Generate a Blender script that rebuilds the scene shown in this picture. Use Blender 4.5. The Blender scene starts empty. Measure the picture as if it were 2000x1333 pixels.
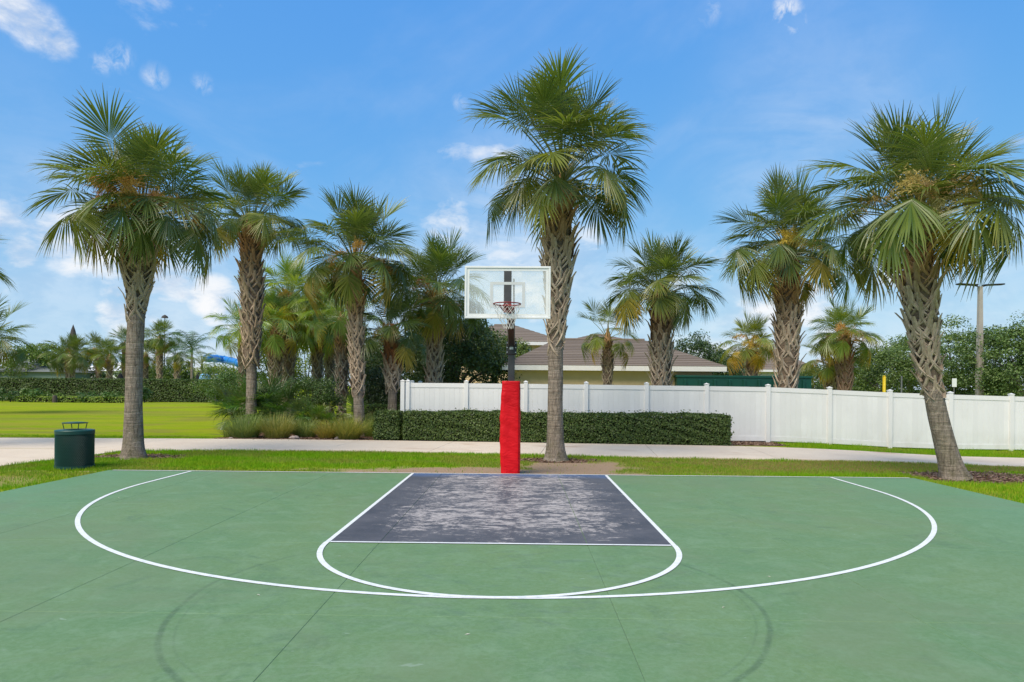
import bpy, math, random
import numpy as np
from mathutils import Vector, Matrix

scene = bpy.context.scene
COL = scene.collection
R = math.radians
PI = math.pi

# ------------------------------------------------------------------ camera
CAM = np.array([0.198, -13.06, 1.661])
YAW, ROLL, FPX, V0 = 0.01217, 0.00829, 1337.5, 756.3      # solved from the court markings
cam_data = bpy.data.cameras.new('camera')
cam = bpy.data.objects.new('camera', cam_data); COL.objects.link(cam)
cam_data.sensor_width = 36.0
cam_data.lens = FPX / 2000.0 * 36.0
cam_data.shift_y = (V0 - 666.5) / 2000.0                  # rising front, verticals stay vertical
cam_data.clip_start = 0.05; cam_data.clip_end = 6000
_c, _s, _cr, _sr = math.cos(YAW), math.sin(YAW), math.cos(ROLL), math.sin(ROLL)
_right = Vector((_c, _s, 0)); _up = Vector((0, 0, 1)); _fwd = Vector((-_s, _c, 0))
_cx = _right * _cr + _up * _sr; _cy = _up * _cr - _right * _sr; _cz = -_fwd
_M = Matrix((_cx, _cy, _cz)).transposed().to_4x4(); _M.translation = Vector(CAM)
cam.matrix_world = _M
scene.camera = cam

# ------------------------------------------------------------------ world, sun, exposure
SUN_EL, SUN_AZ = 52.0, math.degrees(math.atan2(-0.55, -0.80))     # azimuth from +Y towards +X
sdir = Vector((math.sin(R(SUN_AZ)) * math.cos(R(SUN_EL)), math.cos(R(SUN_AZ)) * math.cos(R(SUN_EL)), math.sin(R(SUN_EL))))
world = bpy.data.worlds.new('World'); scene.world = world; world.use_nodes = True
nt = world.node_tree; N = nt.nodes; L = nt.links; N.clear()
def nd(t, x=None, **kw):
    n = N.new(t)
    for k, v in kw.items(): setattr(n, k, v)
    return n
out = nd('ShaderNodeOutputWorld'); bg = nd('ShaderNodeBackground'); bg.inputs['Strength'].default_value = 0.12
L.new(bg.outputs[0], out.inputs[0])
sky = nd('ShaderNodeTexSky', sky_type='NISHITA'); sky.sun_disc = False
sky.sun_elevation = R(SUN_EL); sky.sun_rotation = R(SUN_AZ)
sky.altitude = 0; sky.air_density = 1.0; sky.dust_density = 0.25; sky.ozone_density = 2.2
# the camera's rendering of a clear sky: each channel of the sky model gets its own contrast curve
srgb = nd('ShaderNodeSeparateColor'); L.new(sky.outputs[0], srgb.inputs[0]); hs = nd('ShaderNodeCombineColor')
for ch, (gain, gam) in enumerate(((0.545, 0.78), (0.735, 0.47), (0.90, 0.09))):
    m1 = nd('ShaderNodeMath', operation='MULTIPLY'); L.new(srgb.outputs[ch], m1.inputs[0]); m1.inputs[1].default_value = 0.12
    m2 = nd('ShaderNodeMath', operation='POWER'); L.new(m1.outputs[0], m2.inputs[0]); m2.inputs[1].default_value = gam
    m3 = nd('ShaderNodeMath', operation='MULTIPLY'); L.new(m2.outputs[0], m3.inputs[0]); m3.inputs[1].default_value = gain / 0.12
    L.new(m3.outputs[0], hs.inputs[ch])
tc = nd('ShaderNodeTexCoord'); DIR = tc.outputs['Generated']
sep = nd('ShaderNodeSeparateXYZ'); L.new(DIR, sep.inputs[0])
def wmath(op, a, b=None, clamp=False):
    n = nd('ShaderNodeMath', operation=op); n.use_clamp = clamp
    for i, v in enumerate((a, b)):
        if v is None: continue
        if isinstance(v, (int, float)): n.inputs[i].default_value = v
        else: L.new(v, n.inputs[i])
    return n.outputs[0]
def wmap(v, a, b, c=0.0, d=1.0):
    n = nd('ShaderNodeMapRange', interpolation_type='SMOOTHSTEP')
    L.new(v, n.inputs[0])
    for i, q in enumerate((a, b, c, d)): n.inputs[i + 1].default_value = q
    return n.outputs[0]
# cloud layer coordinates: the direction cast onto a flat layer
zz = wmath('ADD', wmath('MAXIMUM', sep.outputs[2], 0.0), 0.16)
comb = nd('ShaderNodeCombineXYZ')
L.new(wmath('DIVIDE', sep.outputs[0], zz), comb.inputs[0]); L.new(wmath('DIVIDE', sep.outputs[1], zz), comb.inputs[1])
LAYER = comb.outputs[0]
def wnoise(vec, scale, detail, rough, dist=0.0, off=(0, 0, 0), sc=(1, 1, 1)):
    m = nd('ShaderNodeMapping'); L.new(vec, m.inputs[0]); m.inputs[1].default_value = off; m.inputs[3].default_value = sc
    n = nd('ShaderNodeTexNoise'); L.new(m.outputs[0], n.inputs['Vector'])
    n.inputs['Scale'].default_value = scale; n.inputs['Detail'].default_value = detail
    n.inputs['Roughness'].default_value = rough; n.inputs['Distortion'].default_value = dist
    return n.outputs[0]
def pixdir(u, v):
    a, b = u - 1000, v - V0
    d = _cx * a - _cy * b + _fwd * FPX
    return d.normalized()
low = wmap(sep.outputs[2], 0.30, 0.02)                     # more cloud towards the horizon
puff = wnoise(DIR, 5.5, 7, 0.58, 0.2, off=(1.7, 0.4, 0.9), sc=(1, 1, 2.1))
fine = wnoise(DIR, 16, 6, 0.62, 0.3, sc=(1, 1, 1.7))
wisp = wnoise(LAYER, 1.05, 6, 0.60, 1.1, off=(3.1, 1.3, 0), sc=(1.0, 0.45, 1))
# cumulus: where the noise is high, low in the sky
cum = wmap(wmath('ADD', puff, wmath('MULTIPLY', low, 0.13)), 0.60, 0.78)
veil = wmath('MULTIPLY', wmap(wisp, 0.48, 0.78), 0.18)
haze = wmath('MULTIPLY', wmap(sep.outputs[2], 0.26, 0.0), 0.17)
blobs = None
for (u, v, rad, amt) in [(66, 50, 0.046, .80), (112, 84, 0.036, 0.75), (25, 14, 0.05, .75), (88, 66, .042, .75), (150, 478, 0.060, .95), (205, 500, 0.055, .75), (415, 580, 0.042, .95), (440, 600, 0.05, .8), (228, 618, 0.035, .9),
                         (1475, 620, 0.045, .95), (1580, 590, 0.05, .85), (1735, 545, 0.05, .6), (1000, 470, 0.09, .62), (880, 440, 0.08, .6), (1140, 480, 0.07, .55), (45, 495, .03, .8), (60, 560, .09, .4), (330, 520, .1, .42), (1660, 420, .09, .28), (1200, 620, .06, .4), (1420, 200, .06, .16), (1560, 170, .07, .2), (1680, 240, .06, .18), (1010, 560, .06, .9), (1050, 580, .05, .9), (960, 600, .05, .6)]:
    if amt > .6 and v > 300: rad, amt = rad * 1.5, amt * 0.76
    dp = nd('ShaderNodeVectorMath', operation='DISTANCE'); L.new(DIR, dp.inputs[0]); dp.inputs[1].default_value = pixdir(u, v)
    nn = nd('ShaderNodeMapRange', interpolation_type='SMOOTHERSTEP'); L.new(dp.outputs['Value'], nn.inputs[0])
    nn.inputs[1].default_value = rad; nn.inputs[2].default_value = 0.0; nn.inputs[3].default_value = 0; nn.inputs[4].default_value = amt
    blobs = nn.outputs[0] if blobs is None else wmath('MAXIMUM', blobs, nn.outputs[0])
grain = wmath('ADD', wmath('MULTIPLY', puff, 0.55), wmath('MULTIPLY', fine, 0.75))      # about 0.3 .. 1
blobc = wmap(wmath('ADD', blobs, wmath('MULTIPLY', wmath('SUBTRACT', grain, 0.66), 2.0)), -0.02, 1.0)
blobc = wmath('MULTIPLY', blobc, wmap(blobs, 0.0, 0.5))
scraps = None                                              # small torn scraps of cloud
tear = wnoise(DIR, 38, 5, 0.65, 0.6, sc=(1.3, 1.3, 0.8))
for (u, v, rad, amt) in [(1535, 22, 0.030, .9), (1552, 44, 0.022, .8), (303, 150, 0.022, .75), (232, 112, 0.024, .7), (200, 125, .02, .5), (395, 165, 0.020, .45), (900, 200, .02, .35), (1385, 20, .03, .3)]:
    dp = nd('ShaderNodeVectorMath', operation='DISTANCE'); L.new(DIR, dp.inputs[0]); dp.inputs[1].default_value = pixdir(u, v)
    nn = nd('ShaderNodeMapRange', interpolation_type='SMOOTHERSTEP'); L.new(dp.outputs['Value'], nn.inputs[0])
    nn.inputs[1].default_value = rad; nn.inputs[2].default_value = 0.0; nn.inputs[3].default_value = 0; nn.inputs[4].default_value = amt
    scraps = nn.outputs[0] if scraps is None else wmath('MAXIMUM', scraps, nn.outputs[0])
scraps = wmath('MULTIPLY', scraps, wmap(tear, 0.36, 0.70))
blobc = wmath('MAXIMUM', blobc, scraps)
sheet = None                                               # broad thin cloud sheets
for (u, v, rad, amt) in [(120, 480, .20, .36), (430, 590, .20, .46), (1000, 490, .26, .52), (1250, 600, .22, .36), (1700, 560, .24, .26), (1470, 640, .16, .55), (30, 300, .20, .12), (1600, 230, .22, .26), (1480, 310, .18, .2), (800, 620, .2, .55), (1900, 620, .2, .45)]:
    dp = nd('ShaderNodeVectorMath', operation='DISTANCE'); L.new(DIR, dp.inputs[0]); dp.inputs[1].default_value = pixdir(u, v)
    nn = nd('ShaderNodeMapRange', interpolation_type='SMOOTHERSTEP'); L.new(dp.outputs['Value'], nn.inputs[0])
    nn.inputs[1].default_value = rad; nn.inputs[2].default_value = 0.0; nn.inputs[3].default_value = 0; nn.inputs[4].default_value = amt
    sheet = nn.outputs[0] if sheet is None else wmath('MAXIMUM', sheet, nn.outputs[0])
sheet = wmath('MULTIPLY', sheet, wmap(wnoise(DIR, 3.2, 6, 0.6, 0.8, sc=(1, 1, 3.0)), 0.30, 0.68, 0.25, 1.0))
blobc = wmath('MAXIMUM', blobc, sheet)
cloud = wmath('MAXIMUM', wmath('MAXIMUM', wmath('MULTIPLY', cum, 0.75), veil), wmath('MULTIPLY', blobc, 0.92))
cloud = wmath('ADD', cloud, haze, True)
shade = nd('ShaderNodeMix', data_type='RGBA')
shade.inputs[6].default_value = (5.6, 6.2, 7.2, 1); shade.inputs[7].default_value = (8.0, 8.1, 8.3, 1)
L.new(wmap(fine, 0.35, 0.6), shade.inputs[0])
mx = nd('ShaderNodeMix', data_type='RGBA'); L.new(cloud, mx.inputs[0])
L.new(hs.outputs[0], mx.inputs[6]); L.new(shade.outputs[2], mx.inputs[7])
L.new(mx.outputs[2], bg.inputs['Color'])

sun_d = bpy.data.lights.new('sun', 'SUN'); sun_d.energy = 4.8; sun_d.angle = R(42); sun_d.color = (1.0, 0.875, 0.70)
sun = bpy.data.objects.new('sun', sun_d); COL.objects.link(sun)
sun.rotation_euler = sdir.to_track_quat('Z', 'Y').to_euler()
vs = scene.view_settings
vs.view_transform = 'Standard'; vs.look = 'None'; vs.gamma = 1.0; vs.exposure = 0.0; vs.use_curve_mapping = False
scene.render.engine = 'CYCLES'

# ------------------------------------------------------------------ helpers
def place(u, v, depth):
    """world point seen at photo pixel (u, v) at that distance along the view axis; used to survey positions"""
    a, b = u - 1000, v - V0
    x = _cr * a + _sr * b; y = -_sr * a + _cr * b
    r = x * depth / FPX; up = -y * depth / FPX
    return Vector((CAM[0] + _c * r - _s * depth, CAM[1] + _s * r + _c * depth, CAM[2] + up))
def sstep(a, b, x):
    t = np.clip((np.asarray(x, float) - a) / (b - a), 0, 1); return t * t * (3 - 2 * t)
def tz(x, y):
    return -0.21 * sstep(7.6, 14.0, x) * sstep(0.8, 4.8, y)
class VN:                                                   # small 2-D value noise
    def __init__(s, seed): s.g = np.random.RandomState(seed).rand(256, 256)
    def __call__(s, x, y, f=1.0):
        x = np.asarray(x, float) * f + 1000; y = np.asarray(y, float) * f + 1000
        i = np.floor(x).astype(int); j = np.floor(y).astype(int); u = x - i; v = y - j
        u = u * u * (3 - 2 * u); v = v * v * (3 - 2 * v); g = s.g
        i0, i1, j0, j1 = i % 256, (i + 1) % 256, j % 256, (j + 1) % 256
        return (g[i0, j0] * (1 - u) + g[i1, j0] * u) * (1 - v) + (g[i0, j1] * (1 - u) + g[i1, j1] * u) * v
    def fbm(s, x, y, f=1.0, o=4): return sum(s(x, y, f * 2 ** k) * 0.5 ** k for k in range(o)) / sum(0.5 ** k for k in range(o))
vn = VN(3)

class MB:
    def __init__(s): s.v = []; s.f = []
    def add(s, V, F):
        o = len(s.v); s.v += [tuple(map(float, q)) for q in V]; s.f += [tuple(i + o for i in q) for q in F]; return s
    def box(s, c, d, M=None):
        x, y, z = d[0] / 2, d[1] / 2, d[2] / 2
        V = [Vector((a * x, b * y, e * z)) for a in (-1, 1) for b in (-1, 1) for e in (-1, 1)]
        V = [(M @ q if M else q) + Vector(c) for q in V]
        return s.add(V, [(0, 1, 3, 2), (4, 6, 7, 5), (0, 4, 5, 1), (2, 3, 7, 6), (0, 2, 6, 4), (1, 5, 7, 3)])
    def tube(s, pts, rad, n=8, cap=True):
        pts = [Vector(q) for q in pts]; m = len(pts)
        rr = rad if isinstance(rad, (list, tuple)) else [rad] * m
        V = []; F = []; ref = None
        for i, q in enumerate(pts):
            t = (pts[min(i + 1, m - 1)] - pts[max(i - 1, 0)]).normalized()
            if ref is None: ref = t.orthogonal().normalized()
            ref = (ref - t * ref.dot(t)).normalized(); b = t.cross(ref)
            for k in range(n):
                a = 2 * PI * k / n; V.append(q + (ref * math.cos(a) + b * math.sin(a)) * rr[i])
        for i in range(m - 1):
            for k in range(n):
                k2 = (k + 1) % n; F.append((i * n + k, i * n + k2, (i + 1) * n + k2, (i + 1) * n + k))
        if cap: F.append(tuple(range(n))[::-1]); F.append(tuple((m - 1) * n + k for k in range(n)))
        return s.add(V, F)
    def lathe(s, prof, n=24, c=(0, 0, 0), cap=True):
        V = []; F = []; m = len(prof)
        for r, z in prof:
            for k in range(n):
                a = 2 * PI * k / n; V.append((c[0] + r * math.cos(a), c[1] + r * math.sin(a), c[2] + z))
        for i in range(m - 1):
            for k in range(n):
                k2 = (k + 1) % n; F.append((i * n + k, i * n + k2, (i + 1) * n + k2, (i + 1) * n + k))
        if cap: F.append(tuple(range(n))[::-1]); F.append(tuple((m - 1) * n + k for k in range(n)))
        return s.add(V, F)
    def rbox(s, c, d, r=0.01, M=None):                      # box with chamfered edges
        x, y, z = [q / 2 for q in d]; V = []
        pr = [(-x + r, -y), (x - r, -y), (x, -y + r), (x, y - r), (x - r, y), (-x + r, y), (-x, y - r), (-x, -y + r)]
        pi = [(a * (1 - r / x), b * (1 - r / y)) for a, b in pr]
        rings = [(pi, -z), (pr, -z + r), (pr, z - r), (pi, z)]
        for P, h in rings: V += [Vector((a, b, h)) for a, b in P]
        V = [(M @ q if M else q) + Vector(c) for q in V]
        F = [tuple(range(8))[::-1], tuple(24 + k for k in range(8))]
        for i in range(3):
            for k in range(8): F.append((i * 8 + k, i * 8 + (k + 1) % 8, i * 8 + 8 + (k + 1) % 8, i * 8 + 8 + k))
        return s.add(V, F)
    def mesh(s, name, mat=None, smooth=False): return mk(name, s.v, s.f, mat, smooth)
def mk(name, V, F, mat=None, smooth=False):
    me = bpy.data.meshes.new(name); me.from_pydata(V, [], F); me.validate(clean_customdata=False)
    if mat: me.materials.append(mat)
    if smooth: me.polygons.foreach_set('use_smooth', [True] * len(me.polygons))
    me.update(); return me
def ob(name, me, parent=None, loc=(0, 0, 0), rot=(0, 0, 0), sc=1.0, label=None, cat=None, group=None, kind=None, color=None):
    o = bpy.data.objects.new(name, me); COL.objects.link(o); o.location = loc; o.rotation_euler = rot
    o.scale = (sc, sc, sc) if isinstance(sc, (int, float)) else sc
    if parent: o.parent = parent
    if label: o['label'] = label
    if cat: o['category'] = cat
    if group: o['group'] = group
    if kind: o['kind'] = kind
    if color: o.color = (*color, 1)
    return o
def thing(name, label, cat, loc=(0, 0, 0), rz=0, group=None): return ob(name, None, None, loc, (0, 0, rz), 1, label, cat, group)

# ------------------------------------------------------------------ materials
class Mat:
    def __init__(s, name, rough=0.6, spec=0.4):
        s.m = bpy.data.materials.new(name); s.m.use_nodes = True; s.t = s.m.node_tree; s.n = s.t.nodes
        s.p = s.n['Principled BSDF']; s.p.inputs['Roughness'].default_value = rough; s.p.inputs['Specular IOR Level'].default_value = spec
    def node(s, t, **kw):
        q = s.n.new(t)
        for k, v in kw.items(): setattr(q, k, v)
        return q
    def link(s, a, b): s.t.links.new(a, b)
    def put(s, v, sock):
        if isinstance(v, (int, float)): sock.default_value = v
        elif isinstance(v, tuple): sock.default_value = v if len(v) == len(sock.default_value) else (*v, 1)
        else: s.link(v, sock)
    def coord(s, kind='Object'): return s.node('ShaderNodeTexCoord').outputs[kind]
    def pos(s): return s.node('ShaderNodeNewGeometry').outputs['Position']
    def noise(s, vec, scale, detail=4, rough=0.55, dist=0.0, sc=(1, 1, 1), off=(0, 0, 0)):
        m = s.node('ShaderNodeMapping'); s.link(vec, m.inputs[0]); m.inputs[3].default_value = sc; m.inputs[1].default_value = off
        q = s.node('ShaderNodeTexNoise'); s.link(m.outputs[0], q.inputs['Vector'])
        for k, v in (('Scale', scale), ('Detail', detail), ('Roughness', rough), ('Distortion', dist)): q.inputs[k].default_value = v
        return q.outputs[0]
    def mp(s, v, a, b, c=0.0, d=1.0):
        q = s.node('ShaderNodeMapRange'); s.link(v, q.inputs[0])
        for i, w in enumerate((a, b, c, d)): q.inputs[i + 1].default_value = w
        return q.outputs[0]
    def math(s, op, a, b=None, clamp=False):
        q = s.node('ShaderNodeMath', operation=op); q.use_clamp = clamp
        s.put(a, q.inputs[0])
        if b is not None: s.put(b, q.inputs[1])
        return q.outputs[0]
    def mix(s, f, a, b, mode='MIX'):
        q = s.node('ShaderNodeMix', data_type='RGBA', blend_type=mode)
        s.put(f, q.inputs[0]); s.put(a, q.inputs[6]); s.put(b, q.inputs[7]); return q.outputs[2]
    def base(s, c): s.put(c, s.p.inputs['Base Color']); return s
    def bump(s, h, strength=0.3, dist=0.01):
        q = s.node('ShaderNodeBump'); q.inputs['Strength'].default_value = strength; q.inputs['Distance'].default_value = dist
        s.link(h, q.inputs['Height']); s.link(q.outputs[0], s.p.inputs['Normal']); return s
    def island(s): return s.node('ShaderNodeNewGeometry').outputs['Random Per Island']
    def objrand(s): return s.node('ShaderNodeObjectInfo').outputs['Random']
    def objcol(s): return s.node('ShaderNodeObjectInfo').outputs['Color']
    def translucent(s, col, f):
        tr = s.node('ShaderNodeBsdfTranslucent'); s.put(col, tr.inputs[0]); mxs = s.node('ShaderNodeMixShader'); mxs.inputs[0].default_value = f
        s.link(s.p.outputs[0], mxs.inputs[1]); s.link(tr.outputs[0], mxs.inputs[2]); s.link(mxs.outputs[0], s.n['Material Output'].inputs[0]); return s
def simple(name, c1, c2=None, rough=0.6, spec=0.4, scale=6, bump=0.0, bscale=40, sc=(1, 1, 1), metal=0.0):
    m = Mat(name, rough, spec); v = m.coord()
    c2 = c2 or tuple(q * 0.8 for q in c1)
    m.base(m.mix(m.mp(m.noise(v, scale, 5, 0.6, sc=sc), 0.3, 0.7), c1, c2))
    if bump: m.bump(m.noise(v, bscale, 4, sc=sc), bump)
    m.p.inputs['Metallic'].default_value = metal
    return m.m
def leafmat(name, a, b, rough=0.45, trans=0.22, spec=0.45, tcol=None):
    m = Mat(name, rough, spec); i = m.island()
    col = m.mix(i, a, b)
    col = m.mix(1.0, col, m.objcol(), 'MULTIPLY')
    m.base(col)
    if trans: m.translucent(m.mix(1.0, col, tcol or (1.5, 1.5, 0.7), 'MULTIPLY'), trans)
    return m.m
# ------------------------------------------------------------------ setting: ground
def ell(x, y, cx, cy, rx, ry): return np.sqrt(((x - cx) / rx) ** 2 + ((y - cy) / ry) ** 2)
def masks(x, y):
    """soil (pale sand), mulch (brown bark), dry (thin straw-coloured turf), each 0..1"""
    x = np.asarray(x, float); y = np.asarray(y, float)
    w = (vn.fbm(x, y, 1.3, 4) - 0.5) * 1.5 + (vn.fbm(x + 40, y, 5.0, 3) - 0.5) * 0.9
    def m(d, soft=0.22): return 1 - sstep(1 - soft, 1 + soft, d + w * 0.55)
    soil = np.maximum.reduce([m(ell(x, y, -0.35, 0.25, 3.4, 1.15)), m(ell(x, y, 1.3, 1.4, 1.25, 1.5)), m(ell(x, y, -1.3, 0.35, 1.5, 0.8)), m(ell(x, y, 0.9, 0.5, 1.4, 0.8)), m(ell(x, y, -8.9, -1.5, 0.9, 0.75)) * 0.45, m(ell(x, y, 0, 0.0, 9, 0.10)) * 0.8])
    mulch = np.maximum.reduce([m(ell(x, y, -8.75, 2.75, 1.05, 0.62)), m(ell(x, y, 9.1, 0.55, 1.25, 0.85)), m(ell(x, y, 1.05, 2.75, 0.95, 0.5)),
        sstep(-9.6, -8.9, x + w * .5) * (1 - sstep(8.6, 9.3, x)) * sstep(7.3, 7.6, y) * (1 - sstep(9.6, 10.2, y + w * .5 - 1.5 * (x < -4))),
        m(ell(x, y, -6.0, 12.5, 4.2, 3.2))])
    mulch = mulch * (1 - sstep(8.0, 8.5, x) * sstep(3, 6, y))
    dry = np.clip(sstep(0.50, 0.66, vn.fbm(x * 0.5, y, 0.9, 4)) * 0.55 + m(ell(x, y, 8.0, 2.3, 5.5, 0.95), .35) * 0.95 * sstep(2, 4, x), 0, 1)
    return np.clip(soil, 0, 1), np.clip(mulch, 0, 1), np.clip(dry, 0, 1)
xs = np.concatenate([-np.geomspace(1500, 18, 26), np.arange(-17, 19.01, 0.14), np.geomspace(20, 1500, 26)])
ys = np.concatenate([-np.geomspace(400, 6, 14), np.arange(-5, 14.01, 0.14), np.geomspace(15, 3000, 44)])
GX, GY = np.meshgrid(xs, ys); nx, ny = len(xs), len(ys)
GZ = tz(GX, GY) - 0.035 + 0.02 * (vn.fbm(GX, GY, 0.5, 2) - 0.5) * (GY > 9.5)
V = np.stack([GX.ravel(), GY.ravel(), GZ.ravel()], 1)
ii, jj = np.meshgrid(np.arange(nx - 1), np.arange(ny - 1)); a = (jj * nx + ii).ravel()
F = np.stack([a, a + 1, a + nx + 1, a + nx], 1)
g = Mat('lawn_turf', 1.0, 0.0); pp = g.pos()
def attr(m, name): q = m.node('ShaderNodeAttribute'); q.attribute_name = name; return q.outputs['Fac']
n_big = g.noise(pp, 0.35, 4, 0.6, 0.4, sc=(0.6, 1.6, 1)); n_mid = g.noise(pp, 2.2, 5, 0.65, 0.3, sc=(0.5, 1.5, 1)); n_fine = g.noise(pp, 28, 4, 0.7)
turf = g.mix(g.mp(n_big, 0.36, 0.66), (0.175, 0.315, 0.006), (0.285, 0.365, 0.010))
n_band = g.noise(pp, 0.16, 5, 0.65, 0.6, sc=(0.25, 2.2, 1)); turf = g.mix(g.mp(n_band, 0.42, 0.62, 0, 0.4), turf, (0.35, 0.32, 0.04)); turf = g.mix(g.mp(n_band, 0.46, 0.30, 0, 0.6), turf, (0.125, 0.245, 0.006))
turf = g.mix(g.mp(n_mid, 0.42, 0.70, 0, 0.75), turf, (0.340, 0.300, 0.045))
turf = g.mix(g.mp(n_fine, 0.35, 0.75, 0.0, 0.40), turf, (0.085, 0.150, 0.010))
turf = g.mix(g.math('MULTIPLY', attr(g, 'dry'), 0.75), turf, (0.20, 0.155, 0.065))
grainy = g.noise(pp, 60, 5, 0.75)
sand = g.mix(g.mp(grainy, 0.35, 0.65), (0.42, 0.31, 0.21), (0.27, 0.18, 0.115))
bark = g.mix(g.mp(g.noise(pp, 34, 5, 0.8, 1.0), 0.36, 0.66), (0.085, 0.045, 0.03), (0.24, 0.15, 0.10))
col = g.mix(attr(g, 'soil'), turf, sand); col = g.mix(attr(g, 'mulch'), col, bark)
g.base(col); g.bump(g.math('ADD', n_fine, grainy), 0.6, 0.03)
me = mk('lawn', V, F, g.m, True)
so, mu, dr = masks(GX.ravel(), GY.ravel())
for nm, arr in (('soil', so), ('mulch', mu), ('dry', dr)):
    at = me.attributes.new(nm, 'FLOAT', 'POINT'); at.data.foreach_set('value', arr.astype(np.float32))
ob('lawn', me, kind='structure', label='yellow green lawn reaching back to the far hedge')

# ------------------------------------------------------------------ court
c = Mat('court_paint', 0.6, 0.16); pp = c.pos()
n1 = c.noise(pp, 0.55, 5, 0.6, 0.5); n2 = c.noise(pp, 3.2, 6, 0.68, 0.8); n3 = c.noise(pp, 90, 3, 0.6); n4 = c.noise(pp, 1.2, 7, 0.72, 1.6, off=(5, 2, 0))
green = c.mix(c.mp(n1, 0.34, 0.66), (0.118, 0.222, 0.098), (0.150, 0.236, 0.098))
green = c.mix(c.mp(n2, 0.46, 0.66, 0, 0.7), green, (0.172, 0.275, 0.150))
green = c.mix(c.mp(n4, 0.56, 0.68, 0, 0.5), green, (0.085, 0.152, 0.088))
green = c.mix(c.mp(n3, 0.3, 0.75, 0, 0.16), green, (0.075, 0.16, 0.08))
# sun-faded tone towards the edges of the slab
sx = c.node('ShaderNodeSeparateXYZ'); c.link(pp, sx.inputs[0])
edge = c.mp(c.math('ADD', c.math('ABSOLUTE', sx.outputs[0]), c.math('MULTIPLY', n2, 1.2)), 5.6, 8.4, 0, 0.6)
green = c.mix(edge, green, (0.120, 0.268, 0.142))
# scuffed grey smudges at the top of the free-throw circle
d1 = c.node('ShaderNodeVectorMath', operation='DISTANCE'); c.link(pp, d1.inputs[0]); d1.inputs[1].default_value = (0.2, -7.1, 0)
sm = c.math('MULTIPLY', c.mp(d1.outputs['Value'], 2.4, 0.4), c.mp(c.noise(pp, 2.4, 7, 0.75, 1.2, sc=(0.8, 1.4, 1)), 0.50, 0.72))
green = c.mix(c.math('MULTIPLY', sm, 0.62), green, (0.082, 0.128, 0.115))
# old scrubbed-off centre circle
d2 = c.node('ShaderNodeVectorMath', operation='DISTANCE'); c.link(pp, d2.inputs[0]); d2.inputs[1].default_value = (-0.17, -7.66, 0)
dd = c.math('ADD', d2.outputs['Value'], c.math('MULTIPLY', c.noise(pp, 0.8, 2), 0.10))
def band(r, w): return c.mp(c.math('ABSOLUTE', c.math('SUBTRACT', dd, r)), w, w * 0.35)
ring = c.math('MAXIMUM', c.math('MULTIPLY', band(2.25, 0.030), 0.95), c.math('MULTIPLY', band(2.16, 0.014), 0.4))
ring = c.math('MULTIPLY', ring, c.mp(c.noise(pp, 2.5, 5, 0.7), 0.33, 0.62, 0.12, 0.62))
ring = c.math('MULTIPLY', ring, c.mp(sx.outputs[1], -6.0, -7.1, 0.15, 1.0))
green = c.mix(ring, green, (0.055, 0.098, 0.055))
# pale chips
chip = c.mp(c.noise(pp, 7.0, 3, 0.5, 0.6, sc=(0.8, 1.6, 1)), 0.735, 0.765, 0, 0.55)
green = c.mix(chip, green, (0.33, 0.42, 0.34))
grit = c.noise(pp, 22, 5, 0.8, 0.4); green = c.mix(c.mp(grit, 0.46, 0.74, 0, 0.42), green, (0.20, 0.31, 0.20)); green = c.mix(c.mp(grit, 0.50, 0.28, 0, 0.34), green, (0.085, 0.165, 0.08))
scuff = c.noise(pp, 3.0, 8, 0.8, 2.5, sc=(0.35, 1.6, 1), off=(9, 4, 0)); green = c.mix(c.mp(scuff, 0.57, 0.70, 0, 0.5), green, (0.23, 0.31, 0.22))
stain = c.noise(pp, 0.42, 6, 0.7, 0.8, off=(1, 8, 0)); green = c.mix(c.mp(stain, 0.50, 0.64, 0, 0.5), green, (0.155, 0.215, 0.115))
c.base(green); c.bump(c.noise(pp, 160, 3), 0.18, 0.004)
c.put(c.mp(n2, 0.3, 0.7, 0.55, 0.72), c.p.inputs['Roughness'])
court = ob('court', None, kind='structure')
jx = [-7.70, -5.52, -3.40, -1.28, 0.92, 3.10, 5.24, 7.66]; jy = [0.0, -3.60, -5.86, -8.12, -10.4, -12.7, -15.0]
GAP = 0.0014
for i in range(len(jx) - 1):
    for j in range(len(jy) - 1):
        x0, x1, y1, y0 = jx[i] + GAP, jx[i + 1] - GAP, jy[j] - GAP * (j > 0), jy[j + 1] + GAP
        b = MB().rbox(((x0 + x1) / 2, (y0 + y1) / 2, -0.07), (x1 - x0, y1 - y0, 0.14), 0.003)
        ob('slab', b.mesh('slab', c.m), court)
ob('joint_filler', MB().box((0, -7.5, -0.0685), (15.2, 14.9, 0.13)).mesh('joint_filler', simple('joint_dirt', (0.10, 0.17, 0.10), rough=0.95)), court)
w_ = Mat('line_paint', 0.5, 0.35); pp = w_.pos()
wc = w_.mix(w_.mp(w_.noise(pp, 12, 7, 0.8), 0.47, 0.68, 0, 0.7), (0.78, 0.785, 0.77), (0.46, 0.54, 0.47)); w_.base(wc)
LINE = w_.m
def ribbon(path, width, z):
    path = [Vector((*q, z)) for q in path]; V = []; n = len(path)
    for i, q in enumerate(path):
        t = (path[min(i + 1, n - 1)] - path[max(i - 1, 0)]).normalized(); s = Vector((-t.y, t.x, 0)) * width / 2
        V += [q + s, q - s]
    return V, [(2 * i, 2 * i + 1, 2 * i + 3, 2 * i + 2) for i in range(n - 1)]
def marking(name, path, width=0.055, z=0.005): ob(name, mk(name, *ribbon(path, width, z), LINE), court)
def arc(cx, cy, r, a0, a1, n=96): return [(cx + r * math.cos(R(a0 + (a1 - a0) * k / n)), cy + r * math.sin(R(a0 + (a1 - a0) * k / n))) for k in range(n + 1)]
R3 = 6.08
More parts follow.
